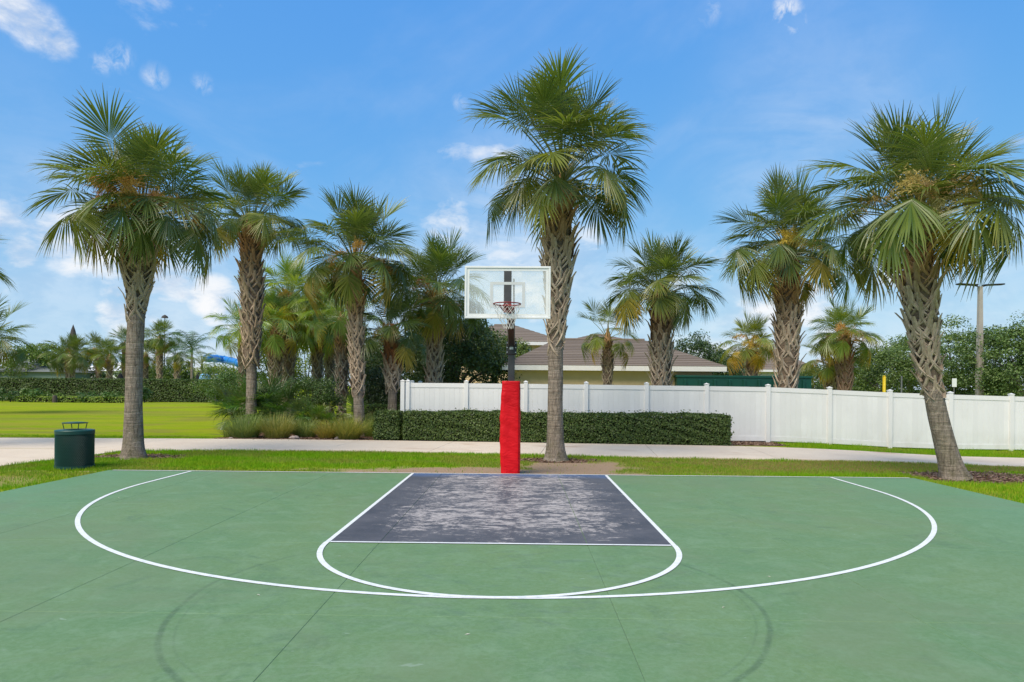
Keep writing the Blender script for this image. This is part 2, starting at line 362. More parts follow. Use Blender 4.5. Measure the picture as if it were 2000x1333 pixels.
marking('three_point_line', [(-R3, -0.06), (-R3, -0.8)] + arc(0, -1.6, R3, 180, 360) + [(R3, -0.8), (R3, -0.06)], 0.055)
marking('free_throw_circle', arc(0, -5.84, 1.835, 180, 360), 0.055, 0.007)
marking('lane_line', [(-1.835, -0.06), (-1.835, -5.84)], 0.05); marking('lane_line', [(1.835, -0.06), (1.835, -5.84)], 0.05)
marking('free_throw_line', [(-1.80, -5.83), (1.80, -5.83)], 0.045, 0.009)
marking('baseline', [(-7.6, -0.03), (7.56, -0.03)], 0.05, 0.0075)
k = Mat('key_paint', 0.6, 0.2); pp = k.pos(); kx = k.node('ShaderNodeSeparateXYZ'); k.link(pp, kx.inputs[0])
slate = k.mix(k.mp(k.noise(pp, 1.6, 5, 0.65), 0.35, 0.68), (0.066, 0.070, 0.080), (0.108, 0.108, 0.116))
slate = k.mix(k.mp(k.noise(pp, 14, 6, 0.8), 0.5, 0.8, 0, 0.5), slate, (0.16, 0.16, 0.18))
blue = k.mp(k.math('ADD', kx.outputs[1], k.math('MULTIPLY', k.noise(pp, 1.5, 4), 0.55)), -0.35, 0.22, 0, 0.85)
slate = k.mix(blue, slate, (0.075, 0.135, 0.27))
wear = k.noise(pp, 1.9, 9, 0.72, 1.5, off=(2.2, 3.7, 0)); wear2 = k.noise(pp, 7.0, 8, 0.8, 1.4, sc=(0.45, 1.3, 1))
near = k.mp(k.math('ABSOLUTE', k.math('ADD', kx.outputs[0], -0.05)), 1.9, 1.1, -0.11, 0.025)
ymask = k.mp(k.math('ABSOLUTE', k.math('ADD', kx.outputs[1], 2.7)), 3.2, 2.1, -0.08, 0.02)
ws = k.math('ADD', k.math('ADD', k.math('MULTIPLY', wear, 0.40), k.math('MULTIPLY', wear2, 0.60)), k.math('ADD', near, ymask))
ws = k.math('ADD', ws, k.math('MULTIPLY', k.math('SUBTRACT', k.noise(pp, 30, 6, 0.8, 0.8, sc=(0.5, 1.2, 1)), 0.5), 0.42)); wm = k.mp(ws, 0.526, 0.588, 0, 0.9)
kc = k.mix(wm, slate, k.mix(k.noise(pp, 25, 5, 0.7), (0.60, 0.54, 0.49), (0.31, 0.28, 0.265)))
k.base(kc); k.bump(k.math('ADD', k.math('MULTIPLY', wm, -0.5), k.noise(pp, 150, 3)), 0.2, 0.004)
b = MB()
kxs = [-1.81, -1.28, 0.92, 1.81]; kys = [-0.05, -3.60, -5.81]
for i in range(3):
    for j in range(2):
        x0 = kxs[i] + (GAP + .002) * (i > 0); x1 = kxs[i + 1] - (GAP + .002) * (i < 2); y1 = kys[j] - GAP * (j > 0); y0 = kys[j + 1] + GAP * (j < 1)
        b.add([(x0, y0, .003), (x1, y0, .003), (x1, y1, .003), (x0, y1, .003)], [(0, 1, 2, 3)])
ob('key_paint', b.mesh('key_paint', k.m), court, label='worn slate blue paint filling the key')

# ------------------------------------------------------------------ sidewalk
s_ = Mat('sidewalk_concrete', 0.9, 0.08); pp = s_.pos()
cc = s_.mix(s_.mp(s_.noise(pp, 0.7, 6, 0.65), 0.35, 0.68), (0.69, 0.59, 0.46), (0.61, 0.51, 0.395))
cc = s_.mix(s_.mp(s_.noise(pp, 40, 4, 0.7), 0.4, 0.75, 0, 0.35), cc, (0.33, 0.29, 0.26))
cc = s_.mix(s_.mp(s_.noise(pp, 0.9, 5, 0.6, 0.6, sc=(0.6, 1, 1), off=(7, 1, 0)), 0.58, 0.70, 0, 0.5), cc, (0.40, 0.26, 0.17))
s_.base(cc); s_.bump(s_.noise(pp, 120, 3), 0.2, 0.005)
walk = ob('sidewalk', None, kind='structure')
NEARP = [(-60, 4.3), (-13.2, 4.3), (-10.2, 4.2), (-9.4, 4.05), (-7, 4.45), (-4, 4.5), (0, 4.08), (3.7, 3.56), (7, 3.3), (11, 3.25), (15, 3.3), (40, 4.4)]
FARP = [(-60, 7.2), (-16, 7.5), (-8.7, 7.9), (-4.2, 7.86), (0, 7.55), (4, 7.22), (6.4, 7.0), (8.5, 6.5), (11, 6.35), (15, 6.35), (40, 7.4)]
def edge_y(tab, x): return np.interp(x, [q[0] for q in tab], [q[1] for q in tab])
def slabmesh(poly, zt=0.0):
    n = len(poly); V = [(x, y, float(tz(x, y)) + zt) for x, y in poly] + [(x, y, float(tz(x, y)) - 0.12) for x, y in poly]
    F = [tuple(range(n))] + [(i, i + n, (i + 1) % n + n, (i + 1) % n) for i in range(n)]
    return mk('panel', V, F, s_.m)
xj = np.arange(-33.5, 36, 2.85)
for i in range(len(xj) - 1):
    q = np.linspace(xj[i] + .006, xj[i + 1] - .006, 5)
    ob('panel', slabmesh([(x, edge_y(NEARP, x)) for x in q] + [(x + 0.35, edge_y(FARP, x + .35)) for x in q[::-1]], -0.004), walk)
BR = [(4.19, -9.75), (3.1, -9.78), (0.5, -10.25), (-3, -11.1), (-9, -12.8)]; BL = [(4.19, -13.1), (3.6, -12.75), (0.5, -12.9), (-3, -13.7), (-9, -15.4)]
def ex(tab, y): return float(np.interp(-y, [-q[0] for q in tab], [q[1] for q in tab]))
yj = [4.19, 2.1, 0.0, -2.2, -4.5, -7.0]
for i in range(len(yj) - 1):
    q = np.linspace(yj[i] - .006, yj[i + 1] + .006, 4)
    ob('panel', slabmesh([(ex(BL, y), y) for y in q] + [(ex(BR, y), y) for y in q[::-1]], -0.008), walk)

# ------------------------------------------------------------------ grass blades
def blades(n, sampler, h0, h1, w, seed, lean=0.6):
    r = np.random.RandomState(seed); x, y = sampler(r, n)
    so, mu, dr = masks(x, y)
    keep = r.rand(len(x)) > np.clip(np.maximum(so * 1.25, mu * 1.15), 0, 0.985)
    yn, yf = edge_y(NEARP, x), edge_y(FARP, x)
    keep &= ~((y > yn + 0.02) & (y < yf - 0.02))
    keep &= ~((x > -7.72) & (x < 7.68) & (y < 0.015))
    br = np.interp(-y, [-q[0] for q in BR], [q[1] for q in BR]); bl = np.interp(-y, [-q[0] for q in BL], [q[1] for q in BL])
    keep &= ~((y < 4.4) & (x < br) & (x > bl))
    x, y, dr = x[keep], y[keep], dr[keep]; n = len(x)
    clump = vn.fbm(x, y, 3.0, 3)
    h = (h0 + (h1 - h0) * r.rand(n)) * (0.45 + 1.1 * clump) * (1 - 0.45 * dr); a = r.rand(n) * 2 * PI; la = r.rand(n) * 2 * PI; ln = h * lean * r.rand(n)
    z = tz(x, y) - 0.037
    dx, dy = np.cos(a) * w / 2, np.sin(a) * w / 2
    V = np.empty((n * 3, 3)); V[0::3] = np.stack([x - dx, y - dy, z], 1); V[1::3] = np.stack([x + dx, y + dy, z], 1)
    V[2::3] = np.stack([x + np.cos(la) * ln, y + np.sin(la) * ln, z + h], 1)
    F = np.arange(n * 3).reshape(n, 3)
    return V, F, np.repeat(dr, 3)
def uni(x0, x1, y0, y1): return lambda r, n: (r.uniform(x0, x1, n), r.uniform(y0, y1, n))
gb = Mat('grass_blade', 0.6, 0.12); i_ = gb.island(); pp = gb.pos()
gc = gb.mix(i_, (0.125, 0.300, 0.006), (0.215, 0.385, 0.012))
gc = gb.mix(gb.mp(gb.noise(pp, 1.1, 4, 0.6), 0.45, 0.72, 0, 0.7), gc, (0.28, 0.32, 0.025))
gc = gb.mix(gb.math('MULTIPLY', attr(gb, 'dry'), gb.mp(i_, 0.15, 0.6)), gc, (0.30, 0.22, 0.09))
gb.base(gc); gb.translucent(gb.mix(1.0, gc, (1.5, 1.4, 0.6), 'MULTIPLY'), 0.3)
parts = [blades(170000, uni(-13, 15, -0.02, 4.6), 0.045, 0.085, 0.012, 1), blades(26000, uni(-13.5, -7.6, -4.5, 1.5), 0.045, 0.09, 0.012, 2), blades(22000, uni(7.6, 13, -4.5, 1.0), 0.045, 0.09, 0.012, 4),
         blades(16000, uni(8.0, 19, 6.2, 8.75), 0.06, 0.12, 0.014, 5), blades(16000, uni(-26, -8.5, 7.3, 9), 0.03, 0.06, 0.014, 6)]
o_ = 0; VV = []; FF = []; DD = []
for v_, f_, d_ in parts: VV.append(v_); FF.append(f_ + o_); DD.append(d_); o_ += len(v_)
me = mk('grass', np.concatenate(VV), np.concatenate(FF), gb.m)
at = me.attributes.new('dry', 'FLOAT', 'POINT'); at.data.foreach_set('value', np.concatenate(DD).astype(np.float32))
ob('grass', me, kind='stuff', label='short green grass around the court and path', cat='grass')
# loose bark on the bare rings
def chips(n, cx, cy, rx, ry, seed, zoff=-0.033):
    r = np.random.RandomState(seed); a = r.rand(n) * 2 * PI; q = np.sqrt(r.rand(n)); x = cx + rx * q * np.cos(a); y = cy + ry * q * np.sin(a)
    so, mu, dr = masks(x, y); kp = mu > 0.35; x, y = x[kp], y[kp]; n = len(x)
    a = r.rand(n) * 2 * PI; l = r.uniform(.015, .05, n); w = r.uniform(.006, .016, n); t = r.uniform(-.012, .022, n)
    z = tz(x, y) + zoff + r.rand(n) * .012; cx_, sy_ = np.cos(a), np.sin(a)
    V = np.empty((n * 4, 3))
    for j, (p_, q_) in enumerate(((-1, -1), (1, -1), (1, 1), (-1, 1))):
        V[j::4] = np.stack([x + p_ * l * cx_ - q_ * w * sy_, y + p_ * l * sy_ + q_ * w * cx_, z + (p_ > 0) * np.abs(t) + (q_ > 0) * .006], 1)
    return V, np.arange(n * 4).reshape(n, 4)
barkm = leafmat('bark_chip', (0.09, 0.05, 0.033), (0.30, 0.20, 0.14), 0.85, 0.0, 0.2)
VV = []; FF = []; o_ = 0
for args in [(1500, -8.75, 2.75, 1.4, .9, 11), (1800, 9.1, .55, 1.6, 1.1, 12), (1000, 1.05, 2.75, 1.2, .7, 13), (2600, 7.3, 8.0, 1.6, 1.0, 14), (2600, -6.6, 8.3, 2.8, .9, 15)]:
    v_, f_ = chips(*args); VV.append(v_); FF.append(f_ + o_); o_ += len(v_)
ob('mulch', mk('mulch', np.concatenate(VV), np.concatenate(FF), barkm), kind='stuff', label='loose brown bark mulch around the trunks and hedge', cat='mulch')
# ------------------------------------------------------------------ basketball goal
BLACK = simple('black_powder_coat', (0.012, 0.012, 0.014), (0.02, 0.02, 0.022), 0.42, 0.5, 8)
WHITEP = simple('white_enamel', (0.78, 0.78, 0.77), (0.68, 0.69, 0.69), 0.4, 0.5, 3)
STEEL = simple('bright_bolt_steel', (0.7, 0.7, 0.7), rough=0.3, metal=1.0)
goal = thing('basketball_hoop', 'black pole basketball hoop with red padding and clear backboard behind the baseline', 'basketball hoop', (0.02, 0.26, 0))
ob('pole', MB().rbox((0, 0, 1.27), (0.13, 0.13, 2.54), 0.012).mesh('pole', simple('charcoal_pole', (0.03, 0.031, 0.034), (0.045, 0.045, 0.048), 0.45, 0.5)), goal)
pm = Mat('red_vinyl', 0.48, 0.2); v = pm.coord()
pm.base(pm.mix(pm.mp(pm.noise(v, 2.5, 4), 0.35, 0.65), (0.66, 0.006, 0.012), (0.58, 0.005, 0.010)))
crease = pm.noise(v, 3.8, 2, 0.4, 2.2, sc=(1.0, 1.0, 2.2)); pm.bump(pm.math('ADD', crease, pm.math('MULTIPLY', pm.noise(v, 18, 3, 0.5, 1.2, sc=(1, 1, 2.5)), 0.04)), 0.34, 0.04)
nz_, na_ = 60, 56; V = []; F = []
for i in range(nz_ + 1):
    t = i / nz_; z = 0.0 + 1.775 * t
    hw = 0.195 * (0.94 + 0.10 * math.sin(PI * min(1, t * 1.05) ** 0.8) - 0.035 * t)
    for k2 in range(na_):
        a = 2 * PI * k2 / na_; ca, sa = math.cos(a), math.sin(a)
        rr = hw / (abs(ca) ** 7 + abs(sa) ** 7) ** (1 / 7)
        wr = 0.010 * math.sin(9 * t * PI + 2.2 * ca + 3 * sa) * (0.4 + 0.6 * math.sin(23 * t + a * 2)) + 0.006 * (float(vn(a * 1.2, t * 14)) - 0.5)
        sag = -0.012 * (1 - abs(ca)) * math.sin(PI * t)
        V.append(((rr + wr * math.sin(PI * t) ** .4) * ca - 0.012 * math.sin(PI * t), (rr + wr + sag) * sa, z))
for i in range(nz_):
    for k2 in range(na_): q = (k2 + 1) % na_; F.append((i * na_ + k2, i * na_ + q, (i + 1) * na_ + q, (i + 1) * na_ + k2))
F.append(tuple(nz_ * na_ + k2 for k2 in range(na_)))
pad = ob('pole_padding', mk('pole_padding', V, F, pm.m, True), goal, label='creased red vinyl padding around the pole')
ob('seam_flap', MB().rbox((0.14, -0.195, 0.89), (0.012, 0.012, 1.70), 0.003).mesh('seam_flap', pm.m), pad)
# clamp with bolts and a sticker
clamp = ob('height_clamp', MB().rbox((0, -0.075, 2.42), (0.20, 0.03, 0.26), 0.008).rbox((0, 0.075, 2.42), (0.20, 0.03, 0.26), 0.008).rbox((-0.085, 0, 2.42), (0.02, 0.13, 0.2), .004).rbox((0.085, 0, 2.42), (0.02, 0.13, 0.2), .004).mesh('height_clamp', BLACK), goal)
bolt = MB().lathe([(0.012, 0), (0.012, 0.01), (0.007, 0.014)], 6).mesh('bolt', STEEL)
for sx_ in (-1, 1):
    for zz_ in (2.33, 2.42, 2.51): ob('bolt', bolt, clamp, (sx_ * 0.082, -0.091, zz_), (PI / 2, 0, 0))
ob('sticker', MB().box((0.0, -0.0915, 2.425), (0.07, 0.002, 0.075)).mesh('sticker', simple('pale_sticker', (0.62, 0.63, 0.62), (0.45, 0.46, 0.46), 0.5, 0.4, 60)), clamp)
def beam(m, p0, p1, w, h):
    p0, p1 = Vector(p0), Vector(p1); d = (p1 - p0); M = d.to_track_quat('Y', 'Z').to_matrix()
    m.rbox((p0 + p1) / 2, (w, d.length, h), min(w, h) * 0.12, M); return m
YB = -1.46                                                      # back of the board, measured from the pole
a_ = MB(); beam(a_, (0, -0.05, 2.50), (0, YB - 0.03, 3.02), 0.135, 0.15)
arm = ob('extension_arm', a_.mesh('extension_arm', BLACK), goal)
a_ = MB(); beam(a_, (-0.05, 0.03, 2.56), (-0.05, YB, 3.52), 0.03, 0.06); beam(a_, (0.05, 0.03, 2.56), (0.05, YB, 3.52), 0.03, 0.06)
ob('brace', a_.mesh('brace', BLACK), goal)
board = ob('backboard', None, goal, (-0.055, YB - 0.02, 3.295))
BW, BH = 1.485, 0.905
f_ = MB()
for sz in (-1, 1): f_.rbox((0, 0, sz * (BH / 2 - 0.018)), (BW, 0.045, 0.036), 0.004)
for sx_ in (-1, 1): f_.rbox((sx_ * (BW / 2 - 0.018), 0, 0), (0.036, 0.043, BH - 0.072), 0.004)
ob('frame', f_.mesh('frame', WHITEP), board)
ac = Mat('clear_acrylic', 0.06, 0.5); v = ac.coord()
ac.base((0.86, 0.88, 0.88)); tr = ac.node('ShaderNodeBsdfTransparent'); tr.inputs[0].default_value = (0.95, 0.97, 0.96, 1)
mxs = ac.node('ShaderNodeMixShader'); ac.link(ac.mp(ac.noise(v, 2.5, 5, 0.6), 0.3, 0.7, 0.20, 0.30), mxs.inputs[0])
ac.link(tr.outputs[0], mxs.inputs[1]); ac.link(ac.p.outputs[0], mxs.inputs[2]); ac.link(mxs.outputs[0], ac.n['Material Output'].inputs[0])
ob('pane', MB().box((0, 0, 0), (BW - 0.074, 0.012, BH - 0.074)).mesh('pane', ac.m), board)
GREYL = simple('grey_white_print', (0.60, 0.61, 0.61), (0.52, 0.53, 0.53), 0.5, 0.4, 4)
def frame_rect(w, h, t, cz, y): return MB().box((0, y, cz + h / 2 - t / 2), (w, 0.002, t)).box((0, y, cz - h / 2 + t / 2), (w, 0.002, t)).box((-w / 2 + t / 2, y, cz), (t, 0.002, h - 2 * t)).box((w / 2 - t / 2, y, cz), (t, 0.002, h - 2 * t))
ob('border_line', frame_rect(BW - 0.078, BH - 0.078, 0.042, 0, -0.0075).mesh('border_line', WHITEP), board)
ob('mount_strip', MB().box((0, -0.0072, 0.05), (0.125, 0.0016, 0.72)).mesh('mount_strip', simple('dark_print', (0.055, 0.056, 0.060), (0.075, 0.075, 0.08), 0.6, 0.2)), board)
ob('target_square', frame_rect(0.60, 0.44, 0.048, -0.04, -0.0095).mesh('target_square', GREYL), board)
ob('back_bracket', MB().rbox((0, 0.04, 0.05), (0.135, 0.05, 0.76), 0.006).mesh('back_bracket', simple('dark_steel_bracket', (0.016, 0.017, 0.02), (0.03, 0.03, 0.034), 0.5, 0.4)), board)
RED = simple('rim_red', (0.26, 0.016, 0.014), (0.18, 0.012, 0.012), 0.42, 0.5)
rz_ = 3.05 - 3.295
ring_pts = [(0.2286 * math.cos(2 * PI * q / 40), -0.385 + 0.2286 * math.sin(2 * PI * q / 40), rz_) for q in range(41)]
rim = ob('rim', MB().tube(ring_pts, 0.0105, 8, False).mesh('rim', RED, True), board)
r_ = MB().rbox((0, -0.022, rz_ - 0.03), (0.14, 0.025, 0.15), 0.004).rbox((0, -0.09, rz_ - 0.005), (0.12, 0.13, 0.018), 0.004)
for sx_ in (-1, 1): beam(r_, (sx_ * 0.055, -0.03, rz_ - 0.085), (sx_ * 0.13, -0.20, rz_ - 0.008), 0.012, 0.03)
ob('rim_bracket', r_.mesh('rim_bracket', RED), rim)
b = MB(); rs = random.Random(5)
NS = 12
def netp(ring, k_):                                             # knots of the net, pulled slightly to one side
    t = ring / 6; rad = 0.2286 * (1 - t) + (0.085 + 0.018 * math.sin(ring)) * t; rad = rad if ring else 0.2286
    a = 2 * PI * (k_ + 0.5 * (ring % 2)) / NS
    return (rad * math.cos(a) + 0.030 * t * t, -0.385 + rad * math.sin(a) + 0.01 * t, rz_ - 0.012 - 0.40 * t ** 0.92 + rs.uniform(-.006, .006) * (ring > 0))
net_pts = [[netp(rg, q) for q in range(NS)] for rg in range(7)]
for rg in range(6):
    for q in range(NS):
        nb = [q, (q - 1) % NS] if rg % 2 == 0 else [q, (q + 1) % NS]
        for t_ in nb: b.tube([net_pts[rg][q], net_pts[rg + 1][t_]], 0.0036, 4, False)
ob('net', b.mesh('net', simple('white_cord', (0.74, 0.72, 0.68), (0.6, 0.58, 0.54), 0.8, 0.2, 30)), board)

# ------------------------------------------------------------------ litter bin
GREENM = simple('dark_green_plastisol', (0.008, 0.048, 0.040), (0.012, 0.058, 0.050), 0.4, 0.35, 5)
RB = 0.332
bn = thing('litter_bin', 'dark green mesh litter bin with raised rain cap on the grass', 'bin', (-8.63, 0.42, -0.03))
ob('liner', MB().lathe([(0.308, 0.05), (0.318, 0.74)], 32).mesh('liner', simple('bin_liner', (0.006, 0.016, 0.017), (0.01, 0.02, 0.02), 0.5, 0.4), True), bn)
b = MB(); ns = 64
for sg in (-1, 1):
    for q in range(ns):
        pts = []
        for h in range(9):
            t = h / 8; a = 2 * PI * q / ns + sg * t * 2 * PI * 9 / ns * 1.35
            pts.append((RB * math.cos(a), RB * math.sin(a), 0.05 + 0.66 * t))
        b.tube(pts, 0.0056, 4, False)
ob('mesh_side', b.mesh('mesh_side', GREENM), bn)
for z0, z1 in ((0.02, 0.075), (0.69, 0.755)): ob('band', MB().lathe([(RB - .006, z0), (RB + 0.012, z0 + .004), (RB + 0.012, z1 - .004), (RB - .006, z1)], 40, cap=False).mesh('band', GREENM, False), bn)
ob('lid', MB().lathe([(RB + 0.016, 0.752), (RB + 0.012, 0.768), (0.30, 0.776), (0.19, 0.781), (0.17, 0.765)], 40, cap=False).mesh('lid', simple('green_lid', (0.010, 0.062, 0.052), (0.014, 0.07, 0.06), 0.4, 0.35), True), bn)
for sx_, sy_ in ((-1, -1), (1, -1), (1, 1), (-1, 1)): ob('cap_post', MB().tube([(sx_ * .14, sy_ * .12, .79), (sx_ * .16, sy_ * .13, .905)], .008, 6).mesh('cap_post', GREENM), bn)
ob('rain_cap', MB().lathe([(0.20, 0.898), (0.225, 0.903), (0.225, 0.915), (0.12, 0.926), (0.01, 0.93)], 32).mesh('rain_cap', GREENM, True), bn)

# ------------------------------------------------------------------ white vinyl fence
vm = Mat('white_vinyl', 0.42, 0.4); v = vm.pos()
vm.base(vm.mix(vm.mp(vm.noise(v, 0.8, 5, 0.6), 0.4, 0.75), (0.74, 0.74, 0.74), (0.66, 0.66, 0.655)))
sv = vm.node('ShaderNodeSeparateXYZ'); vm.link(v, sv.inputs[0]); dirt = vm.math('MULTIPLY', vm.mp(sv.outputs[2], 0.42, -0.1), vm.mp(vm.noise(v, 5, 5, 0.7, sc=(1, 1, .5)), 0.40, 0.72, 0, 0.3))
vm.base(vm.mix(dirt, vm.mix(vm.mp(vm.noise(v, 0.8, 5, 0.6), 0.4, 0.75), vm.mix(vm.objrand(), (0.75, 0.75, 0.75), (0.69, 0.69, 0.69)), (0.66, 0.66, 0.655)), (0.42, 0.37, 0.30)))
vz = vm.m
fence = thing('vinyl_fence', 'long white vinyl privacy fence with capped posts behind the hedge', 'fence', (0, 0, 0))
FD = 21.8
FP = [(797, 742), (911, 743), (1027, 744), (1145, 745.5), (1263, 747), (1380, 748.5), (1500, 750.5), (1620, 755.5), (1738, 761), (1856, 765), (1975, 768.5), (2094, 771.5), (2213, 774)]
PT = [place(u, v_, FD) for u, v_ in FP]
FB = [min(float(tz(q.x, q.y)), q.z - 1.80) for q in PT]
def fpost(q, zb, px=0.127):
    h = q.z - 0.05 - zb + 0.1
    po = ob('post', MB().rbox((0, 0, h / 2 - 0.1), (px, px, h), 0.004).mesh('post', vz), fence, (q.x, q.y, zb))
    ob('post_cap', MB().rbox((0, 0, 0.012), (px + 0.02, px + 0.02, 0.025), 0.004).add([(-.06, -.06, .0245), (.06, -.06, .0245), (.06, .06, .0245), (-.06, .06, .0245), (0, 0, .055)], [(0, 1, 4), (1, 2, 4), (2, 3, 4), (3, 0, 4)]).mesh('post_cap', vz), po, (0, 0, h - 0.1))
def fpanel(a, za, b, zb, nb=11):
    d = Vector((b.x - a.x, b.y - a.y, 0)); ln = d.length; t = d / ln; az = math.atan2(d.y, d.x)
    x0, x1 = 0.06, ln - 0.06
    ta, tb = a.z - 0.10, b.z - 0.10                             # rail top at either end
    def zt(x): return ta + (tb - ta) * x / ln
    def zl(x): return za + (zb - za) * x / ln + 0.05
    def rail(name, f0, h, dep):
        V = []
        for x in (x0, x1):
            for yy in (-dep / 2, dep / 2): V += [(x, yy, f0(x)), (x, yy, f0(x) + h)]
        o = ob(name, mk(name, V, [(0, 1, 3, 2), (4, 6, 7, 5), (0, 4, 5, 1), (2, 3, 7, 6), (0, 2, 6, 4), (1, 5, 7, 3)], vz), fence, (a.x, a.y, 0), (0, 0, az))
    rail('top_rail', lambda x: zt(x) - 0.14, 0.14, 0.048); rail('bottom_rail', lambda x: zl(x) - 0.035, 0.15, 0.048)
    w = (x1 - x0) / nb
    for q in range(nb):
        xa, xb = x0 + q * w + 0.0004, x0 + (q + 1) * w - 0.0004; V = []
        za_, zb_ = zl((xa + xb) / 2) + 0.115, zt((xa + xb) / 2) - 0.135
        y = 0.011; cmf = 0.0032
        P = [(xa, y), (xa, -y + cmf), (xa + cmf, -y), (xb - cmf, -y), (xb, -y + cmf), (xb, y)]
        V = [(px, py, za_) for px, py in P] + [(px, py, zb_) for px, py in P]
        F = [(i, (i + 1) % 6, (i + 1) % 6 + 6, i + 6) for i in range(6)] + [(5, 4, 3, 2, 1, 0), (6, 7, 8, 9, 10, 11)]
        ob('board', mk('board', V, F, vz), fence, (a.x, a.y, 0), (0, 0, az))
for q, z in zip(PT, FB): fpost(q, z)
for i in range(len(PT) - 1): fpanel(PT[i], FB[i], PT[i + 1], FB[i + 1])
ret = [Vector((PT[0].x - 0.17, PT[0].y + 0.02 + 1.9 * i, PT[0].z)) for i in range(4)]
for q in ret: fpost(q, 0.0)
for i in range(3): fpanel(ret[i], 0, ret[i + 1], 0)

# ------------------------------------------------------------------ leaf helpers
def leaves(P, Nrm, size, rs, jitter=0.9, asp=0.55, fold=True):
    """one pointed leaf per point: 4 vertices, 2 triangles, turned about its normal at random"""
    n = len(P); nr = Nrm + rs.normal(0, jitter, (n, 3)); nr /= np.linalg.norm(nr, axis=1)[:, None] + 1e-9
    t = np.cross(nr, rs.normal(0, 1, (n, 3))); t /= np.linalg.norm(t, axis=1)[:, None] + 1e-9; b = np.cross(nr, t)
    s = size * rs.uniform(0.65, 1.25, (n, 1)); w = s * asp * 0.5
    V = np.empty((n * 4, 3)); V[0::4] = P - t * s * .5; V[1::4] = P + b * w + nr * s * .10; V[2::4] = P + t * s * .5; V[3::4] = P - b * w + nr * s * .10
    a = np.arange(n) * 4; F = np.concatenate([np.stack([a, a + 1, a + 2], 1), np.stack([a, a + 2, a + 3], 1)]).tolist() if fold else np.stack([a, a + 1, a + 2, a + 3], 1)
    return V, F
def hedge_geo(lx, ly, h, dens, size, seed, wob=0.05, round_=0.10, low_gap=0.04):
    """leaf shell of a clipped hedge: local box 0..lx, 0..ly, 0..h"""
    rs = np.random.RandomState(seed); P = []; Q = []
    def face(n, f, nrm): u = rs.rand(n); w = rs.rand(n); P.append(f(u, w)); Q.append(np.tile(nrm, (n, 1)))
    z0 = low_gap
    face(int(lx * h * dens), lambda u, w: np.stack([u * lx, 0 * u, z0 + w * (h - z0)], 1), (0, -1, 0.35))
    face(int(lx * h * dens * .5), lambda u, w: np.stack([u * lx, ly + 0 * u, z0 + w * (h - z0)], 1), (0, 1, 0.35))
    face(int(lx * ly * dens * 1.1), lambda u, w: np.stack([u * lx, w * ly, h + 0 * u], 1), (0, 0, 1))
    for x, sx_ in ((0, -1), (lx, 1)): face(int(ly * h * dens), lambda u, w: np.stack([x + 0 * u, u * ly, z0 + w * (h - z0)], 1), (sx_, 0, .35))
    P = np.concatenate(P); Q = np.concatenate(Q).astype(float)
    c = np.array([lx / 2, ly / 2, h / 2]); hw = c - round_
    # round the edges, roughen, and let some leaves sit deeper
    core = np.clip(P - c, -hw, hw); core[:, 2] = np.clip(P[:, 2] - c[2], -c[2], hw[2]); dlt = (P - c) - core; dl = np.linalg.norm(dlt, axis=1)[:, None] + 1e-9
    P = c + core + dlt / dl * np.minimum(dl, round_)
    nzv = (vn.fbm(P[:, 0] * 1.0 + P[:, 2] * 3.1, P[:, 1] + P[:, 2], 2.2, 3) - 0.5) * 2 * wob
    dep = -np.abs(rs.normal(0, 0.045, len(P))) + nzv + (rs.rand(len(P)) < .05) * rs.rand(len(P)) * .10
    P = P + Q / np.linalg.norm(Q, axis=1)[:, None] * dep[:, None]
    return leaves(P, Q, size, rs, 0.55)
HEDGE_L = leafmat('hedge_leaf', (0.026, 0.060, 0.010), (0.125, 0.180, 0.040), 0.40, 0.15, 0.4)
HEDGE_CORE = simple('hedge_core', (0.012, 0.016, 0.006), (0.025, 0.022, 0.012), 0.9, 0.1, 20)
def hedge(name, label, cat, a, b, ly, h, dens, size, seed, mat=HEDGE_L, wob=0.05, group=None, color=(1, 1, 1), zb=-0.03):
    d = Vector((b[0] - a[0], b[1] - a[1], 0)); az = math.atan2(d.y, d.x)
    t = thing(name, label, cat, (a[0], a[1], zb), az, group)
    V, F = hedge_geo(d.length, ly, h, dens, size, seed, wob)
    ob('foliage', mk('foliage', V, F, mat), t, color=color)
    m = 0.10
    ob('dark_core', MB().box((d.length / 2, ly / 2, h / 2 - m * .6), (d.length - 2 * m, ly - 2 * m, h - m * 1.2)).mesh('dark_core', HEDGE_CORE), t)  # solid dark box filling the inside of the leaf shell
    return t
hedge('clipped_hedge', 'long clipped dark green hedge in front of the white fence', 'hedge', (-3.42, 7.93), (6.38, 7.02), 0.66, 0.93, 1900, 0.064, 21, wob=.08)
hedge('clipped_hedge', 'short clipped hedge block beside the grass tufts, left of the fence end', 'hedge', (-4.32, 7.98), (-3.50, 7.95), 0.66, 0.93, 1900, 0.064, 22, wob=.08)
# ------------------------------------------------------------------ palms
fm = Mat('palm_blade', 0.32, 0.6); i_ = fm.island(); tip = attr(fm, 'tip')
fc = fm.mix(i_, (0.058, 0.108, 0.018), (0.135, 0.190, 0.040))
fc = fm.mix(fm.mp(tip, 0.35, 0.95, 0.0, 0.55), fc, (0.215, 0.245, 0.085))
fc = fm.mix(fm.mp(fm.objrand(), 0.0, 1.0, 0.0, 0.5), fc, (0.115, 0.150, 0.040))
fc = fm.mix(fm.math('MULTIPLY', fm.mp(tip, 0.80, 1.0), fm.mp(i_, 0.2, 0.9)), fc, (0.24, 0.18, 0.08))
fc = fm.mix(1.0, fc, fm.objcol(), 'MULTIPLY')
bf = fm.node('ShaderNodeNewGeometry').outputs['Backfacing']
fm.base(fc); fm.translucent(fm.mix(1.0, fc, (1.9, 1.8, 0.7), 'MULTIPLY'), 0.30)
FROND = fm.m
